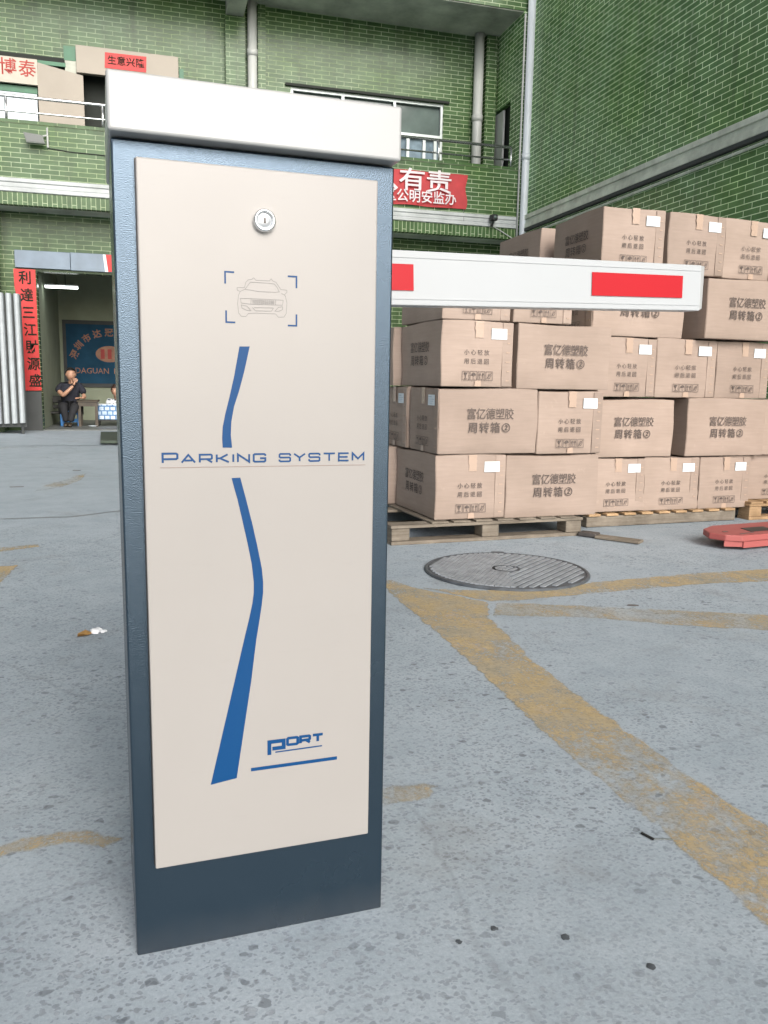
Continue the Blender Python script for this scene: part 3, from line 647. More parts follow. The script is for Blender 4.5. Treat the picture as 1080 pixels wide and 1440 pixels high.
merge_mesh(sk, skin_mesh([(-.17,-.06,.30,.03),(-.15,-.16,.27,.027),(-.07,-.24,.28,.022)], [(0,1),(1,2)])); hand(sk, (-.07,-.24,.28), (.7,-.5,0), (0,0,1), .8, .3)
merge_mesh(sk, skin_mesh([(.17,-.06,.30,.03),(.15,-.16,.27,.027),(.07,-.24,.28,.022)], [(0,1),(1,2)])); hand(sk, (.07,-.24,.28), (-.7,-.5,0), (0,0,1), .8, .3)
sk.build('body', M['skin'], ki, True)
mb = MB(); hair_bm(mb, hm2, -.3, 1.2); mb.build('hair', M['brownhair'], ki, True); face_bits(hm2, ki)
mb = MB(); merge_mesh(mb, skin_mesh([(0,.03,.16,.12,.10),(0,.02,.28,.125,.095),(0,0,.36,.12,.085),(0,-.01,.405,.065,.05),(-.12,0,.37,.055,.055),(-.165,-.02,.31,.045,.045),(.12,0,.37,.055,.055),(.165,-.02,.31,.045,.045)], [(0,1),(1,2),(2,3),(2,4),(4,5),(2,6),(6,7)])); mb.build('shirt', M['patterned'], ki, True)
mb = MB(); merge_mesh(mb, skin_mesh([(0,.03,.14,.12,.09),(-.08,-.16,.15,.065),(-.08,-.2,.05,.045),(.08,-.16,.15,.065),(.08,-.2,.05,.045)], [(0,1),(1,2),(0,3),(3,4)])); mb.build('trousers', M['trousers'], ki, True)

# ------------------------------------------------------------------ barrier gate cabinet
CA = rad(2.8266)
sb_ = M['slate'].node_tree.nodes['Principled BSDF']; sb_.inputs['IOR'].default_value = 1.98; sb_.inputs['Specular Tint'].default_value = (.60,.79,1,1)
cab = empty('barrier_cabinet', (-.0355,1.0898,0), CA, 'upright slate blue barrier gate cabinet with white lid and cream door', 'barrier gate')
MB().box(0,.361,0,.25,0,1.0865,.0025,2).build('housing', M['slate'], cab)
MB().box(-.0035,.3625,-.023,.272,1.0885,1.156,.0035,3).build('lid', M['white'], cab, False)
door = MB().box(.0275,.3338,-.0135,-.0012,.1358,1.0640,.0018,2).build('door', M['cream'], cab)
MB().box(.0263,.3346,-.0011,-.0003,.1347,1.0650).build('door_shadow_gasket', M['black'], door)  # gasket widened past the door so its black paints the shadow edge
DY = -.0135
def decal(mb, name, mat, lift=.0004):
    mb.xf(FRONT(DY-lift)); return mb.build(name, M[mat], door)
lk = Matrix.Translation((.1820,DY,1.0009)) @ Matrix.Rotation(rad(90),4,'X')
lock = MB().lathe([(.0142,0),(.0142,.007),(.0128,.0095),(.0108,.0098),(.0098,.0082),(.0094,.003)], 40, lk).build('lock', M['chrome'], door, True)
mb = MB(); mb.lathe([(.0093,.001),(.0093,.0062),(.0085,.0068),(0,.0068)], 32, lk); mb.build('lock_barrel', M['chrome_dark'], lock, True)
mb = MB(); mb.poly([(.1805,.9975,0),(.1835,.9975,0),(.1835,1.0045,0),(.1805,1.0045,0)]); mb.xf(FRONT(DY-.0072)); mb.build('keyhole', M['truck_dark'], lock)
mb = MB()
for x, y, sx, sy in ((.1323,.9361,1,-1),(.2242,.9351,-1,-1),(.1330,.8740,1,1),(.2242,.8728,-1,1)):
    stroke(mb, [(x+sx*.0115,y),(x,y),(x,y+sy*.0145)], .0021)
decal(mb, 'corner_marks', 'ink_blue')
# line drawing of a car front
mb = MB()
def cz(x, y): return (.1323+(x-222)/598*.0919, .9361-(y-680-35*(x-222)/598)/420*.0613)
CARL = ([(318,815),(335,812),(380,815),(392,770),(412,748),(440,745),(458,730),(475,752),(590,757),(604,740),(620,760),(645,770),(665,800),(685,832),(738,838),(738,858),(715,878),(690,866)], [(318,815),(322,838),(345,846),(385,828)],
        [(345,846),(330,880),(322,950),(330,1030),(352,1058),(390,1060),(412,1035),(480,1033),(640,1042),(665,1072),(712,1070),(732,1040),(738,950),(725,890),(715,878)],
        [(385,828),(405,800),(430,768),(560,776),(630,784),(655,815),(672,852),(640,856),(500,848),(385,828)], [(345,905),(430,908),(640,920),(706,925)], [(345,905),(352,945),(430,956),(640,965),(700,968),(706,925)],
        [(435,908),(432,956)], [(642,920),(640,965)], [(350,960),(400,972),(432,1010),(400,1008),(360,990),(350,960)], [(702,980),(665,985),(634,1018),(665,1022),(700,1005),(702,980)],
        [(445,985),(470,1012),(605,1018),(622,992)], [(460,985),(620,990)])
for k, pl in enumerate(CARL): stroke(mb, [cz(*p) for p in pl], .00052, z=.00002*k)
for k in range(11): stroke(mb, [cz(450+17*k,914+k),cz(450+17*k,954+k)], .0004, z=.0003)
for k in range(3): stroke(mb, [cz(445,922+11*k),cz(632,931+11*k)], .0004, z=.00033)
decal(mb, 'car_drawing', 'ink_gray', .0003)
def ribbon(L, R):
    mb = MB(); lv = [mb.bm.verts.new((x,y,0)) for x,y in L]; rv = [mb.bm.verts.new((x,y,0)) for x,y in R]
    for i in range(len(L)-1): mb.bm.faces.new((lv[i],lv[i+1],rv[i+1],rv[i]))
    return decal(mb, 'blue_stripe', 'blue')
ribbon([(.1495,.844),(.1421,.8052),(.1359,.7792),(.1305,.7584),(.1268,.741),(.1259,.727),(.1264,.7141)], [(.1627,.8444),(.1554,.8125),(.1482,.7868),(.1417,.7672),(.138,.748),(.1371,.7305),(.1386,.714)])
ribbon([(.1374,.6739),(.1449,.6451),(.1517,.614),(.1579,.5845),(.1631,.5565),(.1655,.5321),(.1654,.5171),(.1634,.5022),(.1585,.4799),(.152,.4538),(.1378,.3931),(.1038,.2486)],
       [(.1488,.6744),(.1563,.6447),(.1643,.6117),(.1713,.5783),(.1766,.5502),(.1783,.5313),(.1782,.5163),(.1759,.4975),(.1724,.475),(.1686,.4524),(.1607,.3907),(.1396,.2533)])
GL = {'P':[[(0,0),(0,1),(1,1),(1.1,.9),(1.1,.5),(1,.4),(.06,.4)]],'A':[[(-.05,0),(.55,1),(1.15,0)],[(.2,.27),(.9,.27)]],'R':[[(0,0),(0,1),(1,1),(1.1,.9),(1.1,.52),(1,.42),(.06,.42)],[(.62,.42),(1.12,0)]],
      'K':[[(0,0),(0,1)],[(1.0,1),(.3,.5),(1.1,0)],[(.05,.5),(.3,.5)]],'I':[[(0,0),(0,1)]],'N':[[(0,0),(0,1),(1.05,0),(1.05,1)]],'G':[[(1.1,.75),(1.1,.9),(1,1),(.1,1),(0,.9),(0,.1),(.1,0),(1,0),(1.1,.1),(1.1,.45),(.6,.45)]],
      'S':[[(1.1,.74),(1.1,.9),(1,1),(.1,1),(0,.9),(0,.62),(.1,.52),(1,.52),(1.1,.42),(1.1,.1),(1,0),(.1,0),(0,.1),(0,.26)]],'Y':[[(-.02,1),(.55,.5),(1.12,1)],[(.55,.5),(.55,0)]],'T':[[(0,1),(1.2,1)],[(.6,.95),(.6,0)]],'E':[[(1.05,1),(0,1),(0,0),(1.05,0)],[(.05,.5),(.95,.5)]],'M':[[(0,0),(0,1),(.6,.25),(1.2,1),(1.2,0)]],
      'O':[[(.1,0),(1.1,0),(1.2,.1),(1.2,.9),(1.1,1),(.1,1),(0,.9),(0,.1)]]}
def word(mb, letters, x0, x1, y, h, w, gap=.42, first=1.0, slant=0.0):
    wid = [max(p[0] for s in GL[c] for p in s) for c in letters]
    tot = sum(wd*(first if i == 0 else 1) for i, wd in enumerate(wid)) + gap*(len(letters)-1)
    k = (x1-x0)/tot; x = x0; zz = 0
    for i, c in enumerate(letters):
        f = first if i == 0 else 1
        for s in GL[c]:
            zz += .00002
            stroke(mb, [(x+p[0]*k*f + slant*p[1]*h*f, y+p[1]*h*f) for p in s], w*(1.12 if i == 0 and first > 1 else 1), closed=(c == 'O'), z=zz)
        x += (wid[i]*f+gap)*k
mb = MB(); word(mb, 'PARKING', .0504, .1822, .6952, .0100, .0024, first=1.18); word(mb, 'SYSTEM', .2012, .3185, .6950, .0100, .0023); decal(mb, 'lettering', 'ink_blue')
mb = MB(); stroke(mb, [(.0469,.6890),(.3214,.6886)], .00085); decal(mb, 'underline', 'ink_dark')
mb = MB(); stroke(mb, [(.1856,.2812),(.1856,.3002),(.2060,.3002),(.2060,.2900),(.1898,.2900)], .0056); word(mb, 'ORT', .2115, .2628, .2928, .0098, .0040, gap=.34); stroke(mb, [(.1940,.2842),(.2618,.2850)], .0020); decal(mb, 'brand_lettering', 'blue')
mb = MB(); stroke(mb, [(.1595,.2628),(.2842,.2633)], .0050); decal(mb, 'blue_bar', 'blue')

# boom arm
CO = Vector((-.0355,1.0898,0)); uu = Vector((math.cos(CA),math.sin(CA),0)); nn = Vector((-math.sin(CA),math.cos(CA),0))
b0 = CO + uu*.18 + nn*.28
boom = empty('barrier_boom', b0, CA+rad(7), 'white boom arm with red reflective strips reaching right from the cabinet', 'barrier arm')
sl = math.atan(.03904); BM = Matrix.Translation((0,0,.92615)) @ Matrix.Rotation(-sl, 4, 'Y')
mb = MB(); mb.box(0,1.032,0,.045,0,.0945,.0018,2)
for z0 in (.0105,.082): mb.box(.002,1.03,-.0012,.0,z0,z0+.0022)
mb.xf(BM); mb.build('arm', M['boom'], boom)
mb = MB(); mb.prism([(1.0322,.0015),(1.0395,.004),(1.0425,.0925),(1.0322,.0938)], 0, .042, .0008); mb.xf(BM @ FRONT(.0435)); mb.build('end_cap', M['white'], boom)
for x0, x1 in ((.095,.336),(.7366,.978)):
    mb = MB(); mb.box(x0,x1,-.0022,-.0013,.0255,.0708); mb.xf(BM); mb.build('reflective_strip', M['red'], boom)
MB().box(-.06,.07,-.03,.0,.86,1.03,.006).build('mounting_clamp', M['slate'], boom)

# ------------------------------------------------------------------ cartons
CL, CW, CH = .565, .392, .335
def carton_mesh(seed, crush=0.0):
    r = random.Random(seed); b = bmesh.new()
    vs = [b.verts.new(p) for p in ((-CL/2,-CW/2,0),(CL/2,-CW/2,0),(CL/2,CW/2,0),(-CL/2,CW/2,0),(-CL/2,-CW/2,CH),(CL/2,-CW/2,CH),(CL/2,CW/2,CH),(-CL/2,CW/2,CH))]
    for f in ((3,2,1,0),(4,5,6,7),(0,1,5,4),(1,2,6,5),(2,3,7,6),(3,0,4,7)): b.faces.new([vs[i] for i in f])
    bmesh.ops.subdivide_edges(b, edges=b.edges[:], cuts=9, use_grid_fill=True)
    ph = [r.uniform(0,6.28) for _ in range(6)]; bu = r.uniform(.001,.0045)
    for v in b.verts:
        x, y, z = v.co; fx = 1-(2*x/CL)**2; fy = 1-(2*y/CW)**2; fz = 1-(2*z/CH-1)**2
        dx = dy = dz = 0
        if abs(abs(x)-CL/2) < 1e-4: dx = math.copysign(bu*fy*fz, x)
        if abs(abs(y)-CW/2) < 1e-4: dy = math.copysign(bu*fx*fz, y)
        ex = abs(abs(x)-CL/2) < 1e-4; ey = abs(abs(y)-CW/2) < 1e-4
        top = z/CH
        dx += .0022*math.sin(7*z/CH+ph[0]+y*9)*(0 if not ex else 1); dy += .0022*math.sin(6*z/CH+ph[1]+x*8)*(0 if not ey else 1)
        dz += (.004*math.sin(x*9+ph[2])+.003*math.sin(y*12+ph[3]))*top*(1 if z > CH-.001 else 0) - (.003 if z > CH-.001 and (ex or ey) else 0)
        if crush and z < .16:
            k = (1-z/.16); dz += crush*k*(.45+.55*math.sin(x*7+ph[4]))*(-1 if z > .001 else 0)*.2; dy += math.copysign(.010*k*math.sin(z*40), y) if ey else 0; dx += math.copysign(.010*k*math.sin(z*38+1), x) if ex else 0
        v.co += Vector((dx,dy,dz))
    bmesh.ops.bevel(b, geom=[e for e in b.edges if len(e.link_faces) == 2 and e.link_faces[0].normal.dot(e.link_faces[1].normal) < .5], offset=.0028, segments=2, affect='EDGES')
    bmesh.ops.recalc_face_normals(b, faces=b.faces[:])
    mb = MB(); mb._merge(b)
    me = mb.mesh('carton', M['card'], True); me.set_sharp_from_angle(angle=rad(28)); return me
CM = [carton_mesh(i) for i in range(6)]; CC = [carton_mesh(20+i, .05) for i in range(3)]
EPS = .0080
def decal_mesh(fill, mat, face):
    mb = MB(); fill(mb); mb.xf(face); return mb.mesh('decal', M[mat])
def long_print(mb):
    add_text(mb, '富亿德塑胶', .060, (.004,.200), bold=.005, spacing=.93, sx=.93); add_text(mb, '周', .058, (-.093,.130), bold=.01); add_text(mb, '转', .058, (-.030,.130), bold=.01); add_text(mb, '箱', .058, (.034,.130), bold=.01); add_text(mb, '②', .056, (.096,.130), bold=.012)
def end_text(mb):
    for i, c in enumerate('小心轻放'): add_text(mb, c, .030, (-.062+.0365*i,.172), bold=.006)
    for i, c in enumerate('用后退回'): add_text(mb, c, .030, (-.062+.0365*i,.127), bold=.006)
def end_print(mb):
    x = -.083
    for k in range(4):
        x0 = x+.0435*k; x1 = x0+.037; y0, y1 = .034, .078
        stroke(mb, [(x0,y0),(x1,y0),(x1,y1),(x0,y1)], .0022, True, z=.0)
        cx = (x0+x1)/2
        if k == 0:   # glass
            mb.poly([(cx-.011,.072,0),(cx-.003,.056,0),(cx+.003,.056,0),(cx+.011,.072,0)][::1]); stroke(mb, [(cx,.056),(cx,.041)], .0026); stroke(mb, [(cx-.009,.040),(cx+.009,.040)], .003)
        elif k == 1: # umbrella
            mb.poly([(cx-.014,.058,0),(cx+.014,.058,0),(cx+.009,.068,0),(cx,.073,0),(cx-.009,.068,0)]); stroke(mb, [(cx,.058),(cx,.042),(cx+.005,.039)], .0024)
        elif k == 2: # this way up
            for s in (-.008,.008): stroke(mb, [(cx+s,.042),(cx+s,.062)], .003); mb.poly([(cx+s-.006,.060,.0001),(cx+s+.006,.060,.0001),(cx+s,.073,.0001)])
            stroke(mb, [(cx-.014,.039),(cx+.014,.039)], .0024)
        else:        # do not tumble
            stroke(mb, [(cx-.010,.046),(cx+.002,.043),(cx+.010,.060),(cx-.003,.066)], .0024, True); stroke(mb, [(cx-.014,.040),(cx+.014,.074)], .0024, z=.0001)
def lab(mb): mb.poly([(.071,.243,0),(.158,.243,0),(.157,.297,0),(.072,.297,0)])
def lab_ink(mb):
    stroke(mb, [(.078,.286),(.120,.286)], .004)
    for k in range(3): stroke(mb, [(.078,.274-.010*k),(.150-.012*k,.274-.010*k)], .0022)
def tape(mb):
    r = random.Random(3); L = []; R = []
    for i in range(9): L.append((-.018+r.uniform(-.003,.003), CH-.002-.0105*i)); R.append((.028+r.uniform(-.003,.003), CH-.002-.0105*i))
    for i in range(8): mb.poly([(L[i+1][0],L[i+1][1],.0006*r.random()),(R[i+1][0],R[i+1][1],.0006*r.random()),(R[i][0],R[i][1],.0),(L[i][0],L[i][1],.0)])
def tape_low(mb): mb.poly([(-.015,.002,0),(.022,.002,0),(.02,.035,0),(-.012,.03,0)])
def flap(mb):  # glued corner flap with staples
    pass
lf, bk, ft = LEFT(-CL/2-EPS), BACK(CW/2+EPS), FRONT(-CW/2-EPS)
DM = dict(long_front=decal_mesh(long_print,'print',ft), long_back=decal_mesh(long_print,'print',bk), end=decal_mesh(end_print,'print',lf), end_text=decal_mesh(end_text,'print',lf), tape_low=decal_mesh(tape_low,'tape',LEFT(-CL/2-EPS+.0012)), label=decal_mesh(lab,'label',lf), label_ink=decal_mesh(lab_ink,'label_ink',LEFT(-CL/2-EPS-.0006)), tape=decal_mesh(tape,'tape',LEFT(-CL/2-EPS+.0012)))
mb = MB(); 
for k in range(6): mb.box(-.008+.004*math.sin(k*2),.012,-.0012,.0,.03+.048*k,.036+.048*k)
stap = Matrix.Translation((-CL/2-EPS+.002,-CW/2+.030,0)) @ Matrix.Rotation(rad(-90),4,'Z')
mb.xf(stap); DM['staples'] = mb.mesh('staples', M['tape'])
mb = MB(); mb.box(-.0285,.0285,-.0022,.0006,.004,CH-.006,.0008); mb.xf(Matrix.Translation((-CL/2-.0024,-CW/2+.031,0)) @ Matrix.Rotation(rad(-90),4,'Z')); DM['flap'] = mb.mesh('glue_flap', M['card'])
PA, YA = Vector((1.148,3.847,0)), rad(3.9)
PB, YB = Vector((2.401,4.134,0)), rad(4.1)
ci = [0]
def carton(P, yaw, u, w, d, z, front, label, h=None, jit=None, side=False, crush=False, tap=True):
    ux = Vector((math.cos(yaw),math.sin(yaw),0)); ny = Vector((-math.sin(yaw),math.cos(yaw),0))
    i = ci[0]; ci[0] += 1
    if jit is None: jit = random.Random(i*7+3).uniform(-.8,.8)
    o = link('carton', (CC[i % 3] if crush else CM[i % 6]))
    if front == 'end':
        o.rotation_euler = (0,0,yaw+rad(90+jit)); o.location = P + ux*(u+w/2) + ny*(d+CL/2) + Vector((0,0,z)); o.scale = (1, w/CW, (h or CH)/CH)
    else:
        o.rotation_euler = (0,0,yaw+rad(jit)); o.location = P + ux*(u+w/2) + ny*(d+CW/2) + Vector((0,0,z)); o.scale = (w/CL, 1, (h or CH)/CH)
    tag(o, label, 'cardboard box', 'cartons stacked on the pallets')
    if front == 'end' or side:
        link('shipping_label', DM['label'], o); link('handling_symbols', DM['end'], o); link('printed_characters', DM['end_text'], o)
        lb = [c for c in o.children if c.name.startswith('shipping_label')][0]
        link('label_print', DM['label_ink'], lb)
        if tap: link('packing_tape', DM['tape'], o); link('packing_tape', DM['tape_low'], o)
        link('glue_flap', DM['flap'], o); link('staples', DM['staples'], o)
    if front == 'long': link('printed_characters', DM['long_front'], o)
    elif side: link('printed_characters', DM['long_back'], o)
    return o
A = lambda *a, **k: carton(PA, YA, *a, **k)
B = lambda *a, **k: carton(PB, YB, *a, **k)
A(.247,.394,.030,.115,'end','carton end at the lower left corner of the front stack, resting on the front pallet',side=True,h=.334)
A(.646,.566,.034,.108,'long','bottom carton of the front stack with big characters, right above the pallet blocks',h=.334)
A(.250,.562,.025,.452,'long','second-row carton of the front stack with big characters, its labelled end in shade',side=True)
A(.816,.397,.030,.446,'end','labelled carton end in the second row of the front stack, at its right edge',h=.332)
A(.262,.394,.030,.792,'end','third-row carton of the front stack at its left corner, below the boom arm',side=True,h=.328)
A(.684,.560,.034,.786,'long','third-row carton of the front stack with big characters, directly below the boom arm',h=.334)
A(.263,.372,.036,1.122,'end','top left carton of the front stack, mostly hidden behind the boom arm',side=True,h=.305)
A(.650,.345,.040,1.122,'end','top right carton of the front stack, mostly hidden behind the boom arm',h=.305)
A(.205,.394,.625,.115,'end','bottom carton behind the front corner, showing a pale edge beside the cabinet',side=True,h=.334)
A(.245,.562,.435,.452,'long','second-row carton behind the corner with a small label in shade beside the cabinet',side=True)
A(.225,.394,.620,.790,'end','third-row carton behind the corner, showing a pale edge beside the cabinet',side=True,h=.325)
B(.015,.388,.030,.085,'end','crushed bottom carton of the right stack, left of three labelled ends',h=.312,crush=True)
B(.408,.392,.035,.080,'end','crushed bottom carton of the right stack, middle of three labelled ends',h=.314,crush=True)
B(.803,.384,.030,.078,'end','crushed bottom carton of the right stack, nearest the red pallet truck',h=.316,crush=True)
B(.005,.578,.030,.402,'long','second-row carton of the right stack with big characters, left of the dark gap')
B(.672,.582,.012,.402,'long','second-row carton of the right stack with big characters, right of the dark gap',h=.342)
B(.040,.392,.040,.748,'end','third-row labelled carton of the right stack, partly covered by the front stack')
B(.436,.428,.036,.748,'end','third-row labelled carton of the right stack, the middle one of its row',h=.338)
B(.868,.400,.034,.748,'end','third-row labelled carton of the right stack at the right picture edge',h=.336)
B(-.010,.620,.040,1.088,'long','fourth-row carton of the right stack with big characters half covered by the boom',h=.34,side=True)
B(.706,.575,-.030,1.092,'long','fourth-row carton of the right stack with big characters, right of the boom tip',h=.347)
B(.048,.390,.030,1.452,'end','top row carton of the right stack, left of three, with its side in shade',h=.332,jit=-4.0,side=True)
B(.455,.398,.028,1.450,'end','top row carton of the right stack, middle of three',h=.337)
B(.860,.398,.030,1.446,'end','top row carton of the right stack at the right picture edge',h=.336)
zc = .085
for k in range(4):
    if k == 3: B(.08,.38,.80,zc,'end','carton under the rearmost top carton, behind the boom arm',side=True,tap=False)
    else: B(.08,.38,.80,zc,'end','carton in the hidden rear column of the right stack',side=False,tap=False)
    zc += .341
B(.060,.39,.745,zc+.002,'end','rearmost top carton, standing behind the stacks above the boom arm',side=True,jit=-1.0)
B(1.262,.56,.02,.402,'long','second-row carton cut off by the right picture edge',h=.34)
B(1.215,.39,.06,.118,'end','bottom carton on the fresh wooden pallet at the right picture edge',h=.28)

# ------------------------------------------------------------------ pallets
def pallet(P, yaw, L, D, label, mat, h=.112, deck0=0.0, bh=(.02,.084), mat_block=None, nb=3):
    e = empty('wooden_pallet', P, yaw, label, 'pallet', 'pallets under the carton stacks')
    r = random.Random(int(L*1000)+len(label))
    mb = MB()
    for y0 in (0, D/2-.05, D-.10): mb.box(0.0,L,y0,y0+.10,0,bh[0]-.001,.002)
    mb.build('base_boards', M[mat], e)
    for i in range(nb):
        for j in range(3):
            x0 = (L-.10)*i/(nb-1); y0 = (D-.10)*j/2
            MB().box(x0+.002,x0+.098,y0+.003,y0+.097,bh[0],bh[1],.003).build('block', M[mat_block or mat], e)
    mb = MB()
    for y0 in (0, D/2-.05, D-.10): mb.box(-.004,L+.002,y0-.003,y0+.10,bh[1]+.001,bh[1]+.017,.002)
    mb.build('stringer_boards', M[mat], e)
    mb = MB(); x = deck0; 
    while x < L-.05:
        mb.box(x, min(L,x+.095), -.006+r.uniform(-.006,.006), D, bh[1]+.018, h+r.uniform(-.002,0), .002); x += .125
    mb.build('deck_boards', M[mat], e)
    return e
pallet(PA, YA, 1.105, 1.1, 'weathered grey wooden pallet with open blocks under the front stack', 'wood', deck0=.215)
e = empty('wooden_pallet', PB, YB, 'grey wooden pallet with a solid front beam under the right stack', 'pallet', 'pallets under the carton stacks')
mb = MB(); mb.box(0,1.075,0,.05,.002,.064,.003); mb.box(0,1.075,.5,.55,.002,.064,.003); mb.box(0,1.075,1.0,1.05,.002,.064,.003); mb.build('beams', M['wood'], e)
mb = MB()
for k in range(9): mb.box(.005+.122*k,.085+.122*k,-.012,1.05,.0655,.0785,.002)
mb.build('deck_boards', M['wood_new'], e)
P3 = PB + Vector((math.cos(YB),math.sin(YB),0))*1.165 + Vector((-math.sin(YB),math.cos(YB),0))*(-.02)
pallet(P3, YB, 1.1, 1.0, 'fresh yellowish wooden pallet at the right picture edge', 'wood_new', h=.116)
# broken board
e = empty('broken_board', (2.30,3.84,0), rad(-52), 'broken grey board lying on the ground by the pallet', 'board')
MB().box(0,.24,-.045,.03,.003,.018,.003).build('splintered_plank', M['wood'], e)
MB().box(-.10,.0,-.03,.04,.004,.026,.004).build('reddish_offcut', M['truck_dark'], e)
# pallet truck: forks on low rollers
pt = empty('pallet_truck', (2.79,3.50,0), rad(8), 'scuffed red pallet truck with low forks near the right stack', 'pallet truck')
mb = MB(); mb.prism([(-.06,.0),(-.03,-.08),(.04,-.125),(1.25,-.125),(1.25,.16),(.12,.16),(.0,.10)], .046, .078, .005)
bmesh.ops.recalc_face_normals(mb.bm, faces=mb.bm.faces[:]); mb.build('fork', M['truck'], pt)
mb = MB(); mb.box(.05,1.25,-.123,-.110,.014,.045); mb.box(.10,1.25,.145,.158,.016,.045); mb.prism([(-.03,-.075),(.05,-.115),(.05,-.09),(-.01,-.05)], .018, .0455); mb.build('fork_skirt', M['truck'], pt)
mb = MB(); mb.prism([(.17,-.055),(.33,-.055),(.36,.04),(.20,.04)], .0785, .0805); mb.build('fork_slot', M['black'], pt)
mb = MB(); mb.prism([(.06,-.09),(.17,-.075),(.17,-.068),(.06,-.083)], .0785, .0802); mb.prism([(.02,-.02),(.05,-.02),(.05,-.005),(.02,-.005)], .0785, .0802); mb.build('scratch_marks', M['truck_dark'], pt)
for x in (.33,.42): 
    mb = MB(); mb.tube([(x,-.108,.032),(x,-.02,.032)], .032, 20); mb.build('roller', M['poly'], pt, False)
mb = MB(); mb.box(1.25,1.40,-.20,.55,.05,.22,.02); mb.tube([(1.42,.17,.2),(1.55,.17,1.1)], .022, 10); mb.build('pump_body', M['truck'], pt)
for y in (.04,.30): MB().tube([(1.36,y-.03,.09),(1.36,y+.03,.09)], .09, 20).build('steering_wheel', M['poly'], pt)

# ------------------------------------------------------------------ manhole
mh = empty('manhole_cover', (1.481,3.205,0), rad(-18), 'round ribbed cast iron manhole cover set in the concrete beside the yellow line', 'manhole cover')
MB().lathe([(0,.002),(.338,.002),(.338,.0085),(0,.0085)], 72).build('cover_plate', M['iron'], mh)
MB().lathe([(.341,.001),(.341,.0095),(.346,.011),(.352,.011),(.357,.006),(.357,.001)], 72).build('frame_ring', M['iron'], mh)
mb = MB()
RR = .325
def chord(p, d):
    b_ = p.dot(d); c_ = p.dot(p)-RR*RR; t = math.sqrt(max(0,b_*b_-c_)); return -b_-t, -b_+t
for k in range(-20,21):
    for s_ in (-1,1):
        d = Vector((math.cos(rad(70 if s_ < 0 else 58))*s_, math.sin(rad(70 if s_ < 0 else 58))*s_)); nrm = Vector((-d.y, d.x)); p = Vector((0, k*.060))
        if abs(p.dot(nrm)) >= RR-.006: continue
        t0, t1 = chord(p, d); t0 = max(t0, .004)
        if t1-t0 < .02: continue
        c_ = p+d*(t0+t1)/2; bb = MB(); bb.box(-(t1-t0)/2,(t1-t0)/2,-.009,.009,.0086,.0135)
        bb.xf(Matrix.Translation((c_.x,c_.y,0)) @ Matrix.Rotation(math.atan2(d.y,d.x),4,'Z')); mb.bm.from_mesh(bb.mesh('r'))
mb.build('raised_ribs', plain('rib_iron', (.27,.295,.32), .6, .1, .25, 20), mh)
MB().lathe([(.05,.0086),(.05,.0135),(.062,.0135),(.062,.0086)], 40).build('centre_ring', M['iron'], mh)
MB().box(-.03,.03,.357,.385,.001,.010,.002).build('lifting_lug', M['iron'], mh)

# ------------------------------------------------------------------ litter
lt = empty('litter_scrap', (-.205,2.655,0), rad(20), 'crumpled white tissue and orange dry scrap lying left of the cabinet', 'litter')
def crumple(mb, c, r, sq, seed):
    q = random.Random(seed); b = bmesh.new(); bmesh.ops.create_icosphere(b, subdivisions=2, radius=r)
    for v in b.verts: v.co *= q.uniform(.6,1.15); v.co.z = abs(v.co.z)*sq
    mb._merge(b, Matrix.Translation(c))
mb = MB(); crumple(mb, (.028,.006,.002), .020, .8, 4); crumple(mb, (.048,-.002,.002), .013, .6, 5); mb.build('tissue', M['tissue'], lt)
mb = MB(); mb.poly([(-.035,-.012,.003),(-.005,-.022,.006),(.016,-.004,.004),(.0,.018,.012),(-.026,.012,.005)]); bmesh.ops.solidify(mb.bm, geom=mb.bm.faces[:], thickness=.002); mb.build('dry_scrap', M['leaf'], lt)
wr = empty('metal_clip', (.848,1.168,0), rad(-15), 'small bent metal strip on the ground at the edge of the yellow line', 'litter')
MB().box(0,.034,-.0015,.0015,.002,.004).build('bright_leg', M['steel'], wr)
mb = MB(); mb.box(0,.026,-.0022,.0022,.002,.0045); mb.xf(Matrix.Rotation(rad(125),4,'Z')); mb.build('dark_leg', M['black'], wr)
for x, y, a, L in ((-.62,7.6,.3,.035),(-.95,6.5,.1,.05),(1.71,2.58,-.4,.022)):
    o = tag(MB().prism([(-L,-.004),(L*.3,-.007),(L,.0),(L*.2,.006),(-L*.7,.004)], .001, .005, .001).build('debris_chip', M['truck_dark']), 'small dark flat chip of debris lying on the concrete yard', 'litter', 'dark chips scattered on the yard'); o.location = (x,y,0); o.rotation_euler = (0,0,a)
q = random.Random(11)
for x, y, s in ((.475,1.018,.0065),(.569,.974,.008),(.413,1.004,.0055),(.655,.887,.0075)):
    mb = MB(); crumple(mb, (0,0,0), s, .12, int(x*1000)); o = tag(mb.build('loose_stone', M['iron'], None, False), 'small dark stone chip lying on the concrete near the cabinet', 'stone', 'dark stone chips near the cabinet'); o.location = (x,y,.0005); o.rotation_euler = (0,0,q.uniform(0,3))

# ------------------------------------------------------------------ camera
cam = bpy.data.cameras.new('camera'); co = bpy.data.objects.new('camera', cam); COL.objects.link(co)
cam.sensor_fit = 'VERTICAL'; cam.sensor_height = 36; cam.sensor_width = 27; cam.lens = 28.784; cam.clip_start = .05; cam.clip_end = 500
rt, up, bk_ = Vector((.961608,-.273907,.0169)), Vector((.026394,.153605,.98778)), Vector((-.273155,-.949411,.154937))
co.matrix_world = Matrix(((rt.x,up.x,bk_.x,0),(rt.y,up.y,bk_.y,0),(rt.z,up.z,bk_.z,.8),(0,0,0,1)))
S.camera = co

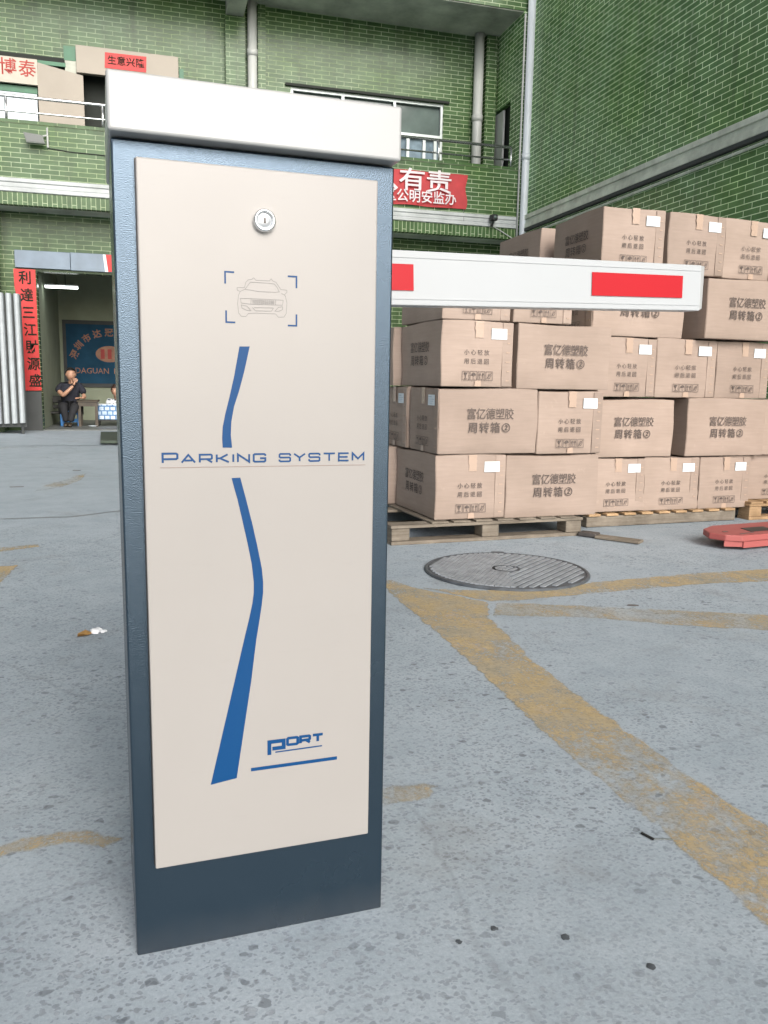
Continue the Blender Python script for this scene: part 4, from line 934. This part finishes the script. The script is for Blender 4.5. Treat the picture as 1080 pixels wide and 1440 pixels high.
# ------------------------------------------------------------------ light
EL, AZ = rad(38), rad(172)          # azimuth clockwise from +Y: behind the camera and to the right
w = bpy.data.worlds.new('World'); S.world = w; w.use_nodes = True
nt = w.node_tree; bg = nt.nodes['Background']
sky = nt.nodes.new('ShaderNodeTexSky'); sky.sky_type = 'NISHITA'; sky.sun_disc = False; sky.sun_elevation = EL; sky.sun_rotation = AZ; sky.dust_density = 3.0; sky.air_density = 1.0
hs = nt.nodes.new('ShaderNodeHueSaturation'); hs.inputs['Saturation'].default_value = .55; hs.inputs['Value'].default_value = .475
nt.links.new(sky.outputs['Color'], hs.inputs['Color'])
# sky boost added behind the camera, out of view, for reflections and frontal light
tc = nt.nodes.new('ShaderNodeTexCoord'); dp = nt.nodes.new('ShaderNodeVectorMath'); dp.operation = 'DOT_PRODUCT'; dp.inputs[1].default_value = (.02,-.95,.31)
mr = nt.nodes.new('ShaderNodeMapRange'); mr.interpolation_type = 'SMOOTHSTEP'
for k_, v_ in zip(('From Min','From Max','To Min','To Max'), (.80,.985,1.0,8.5)): mr.inputs[k_].default_value = v_
vm = nt.nodes.new('ShaderNodeVectorMath'); vm.operation = 'SCALE'
nt.links.new(tc.outputs['Generated'], dp.inputs[0]); nt.links.new(dp.outputs['Value'], mr.inputs['Value'])
nt.links.new(hs.outputs['Color'], vm.inputs[0]); nt.links.new(mr.outputs['Result'], vm.inputs['Scale']); nt.links.new(vm.outputs['Vector'], bg.inputs['Color'])
bg.inputs['Strength'].default_value = .15
sun = bpy.data.lights.new('sun', 'SUN'); sun.energy = .5; sun.angle = rad(46); sun.color = (1,.975,.95)
so = bpy.data.objects.new('sun', sun); COL.objects.link(so)
sd_ = Vector((math.sin(AZ)*math.cos(EL), math.cos(AZ)*math.cos(EL), math.sin(EL)))
so.rotation_euler = sd_.to_track_quat('Z','Y').to_euler(); so.location = (0,0,12)
S.render.engine = 'CYCLES'
S.view_settings.view_transform = 'Standard'; S.view_settings.look = 'None'; S.view_settings.exposure = 0; S.view_settings.gamma = 1
S.cycles.use_denoising = True
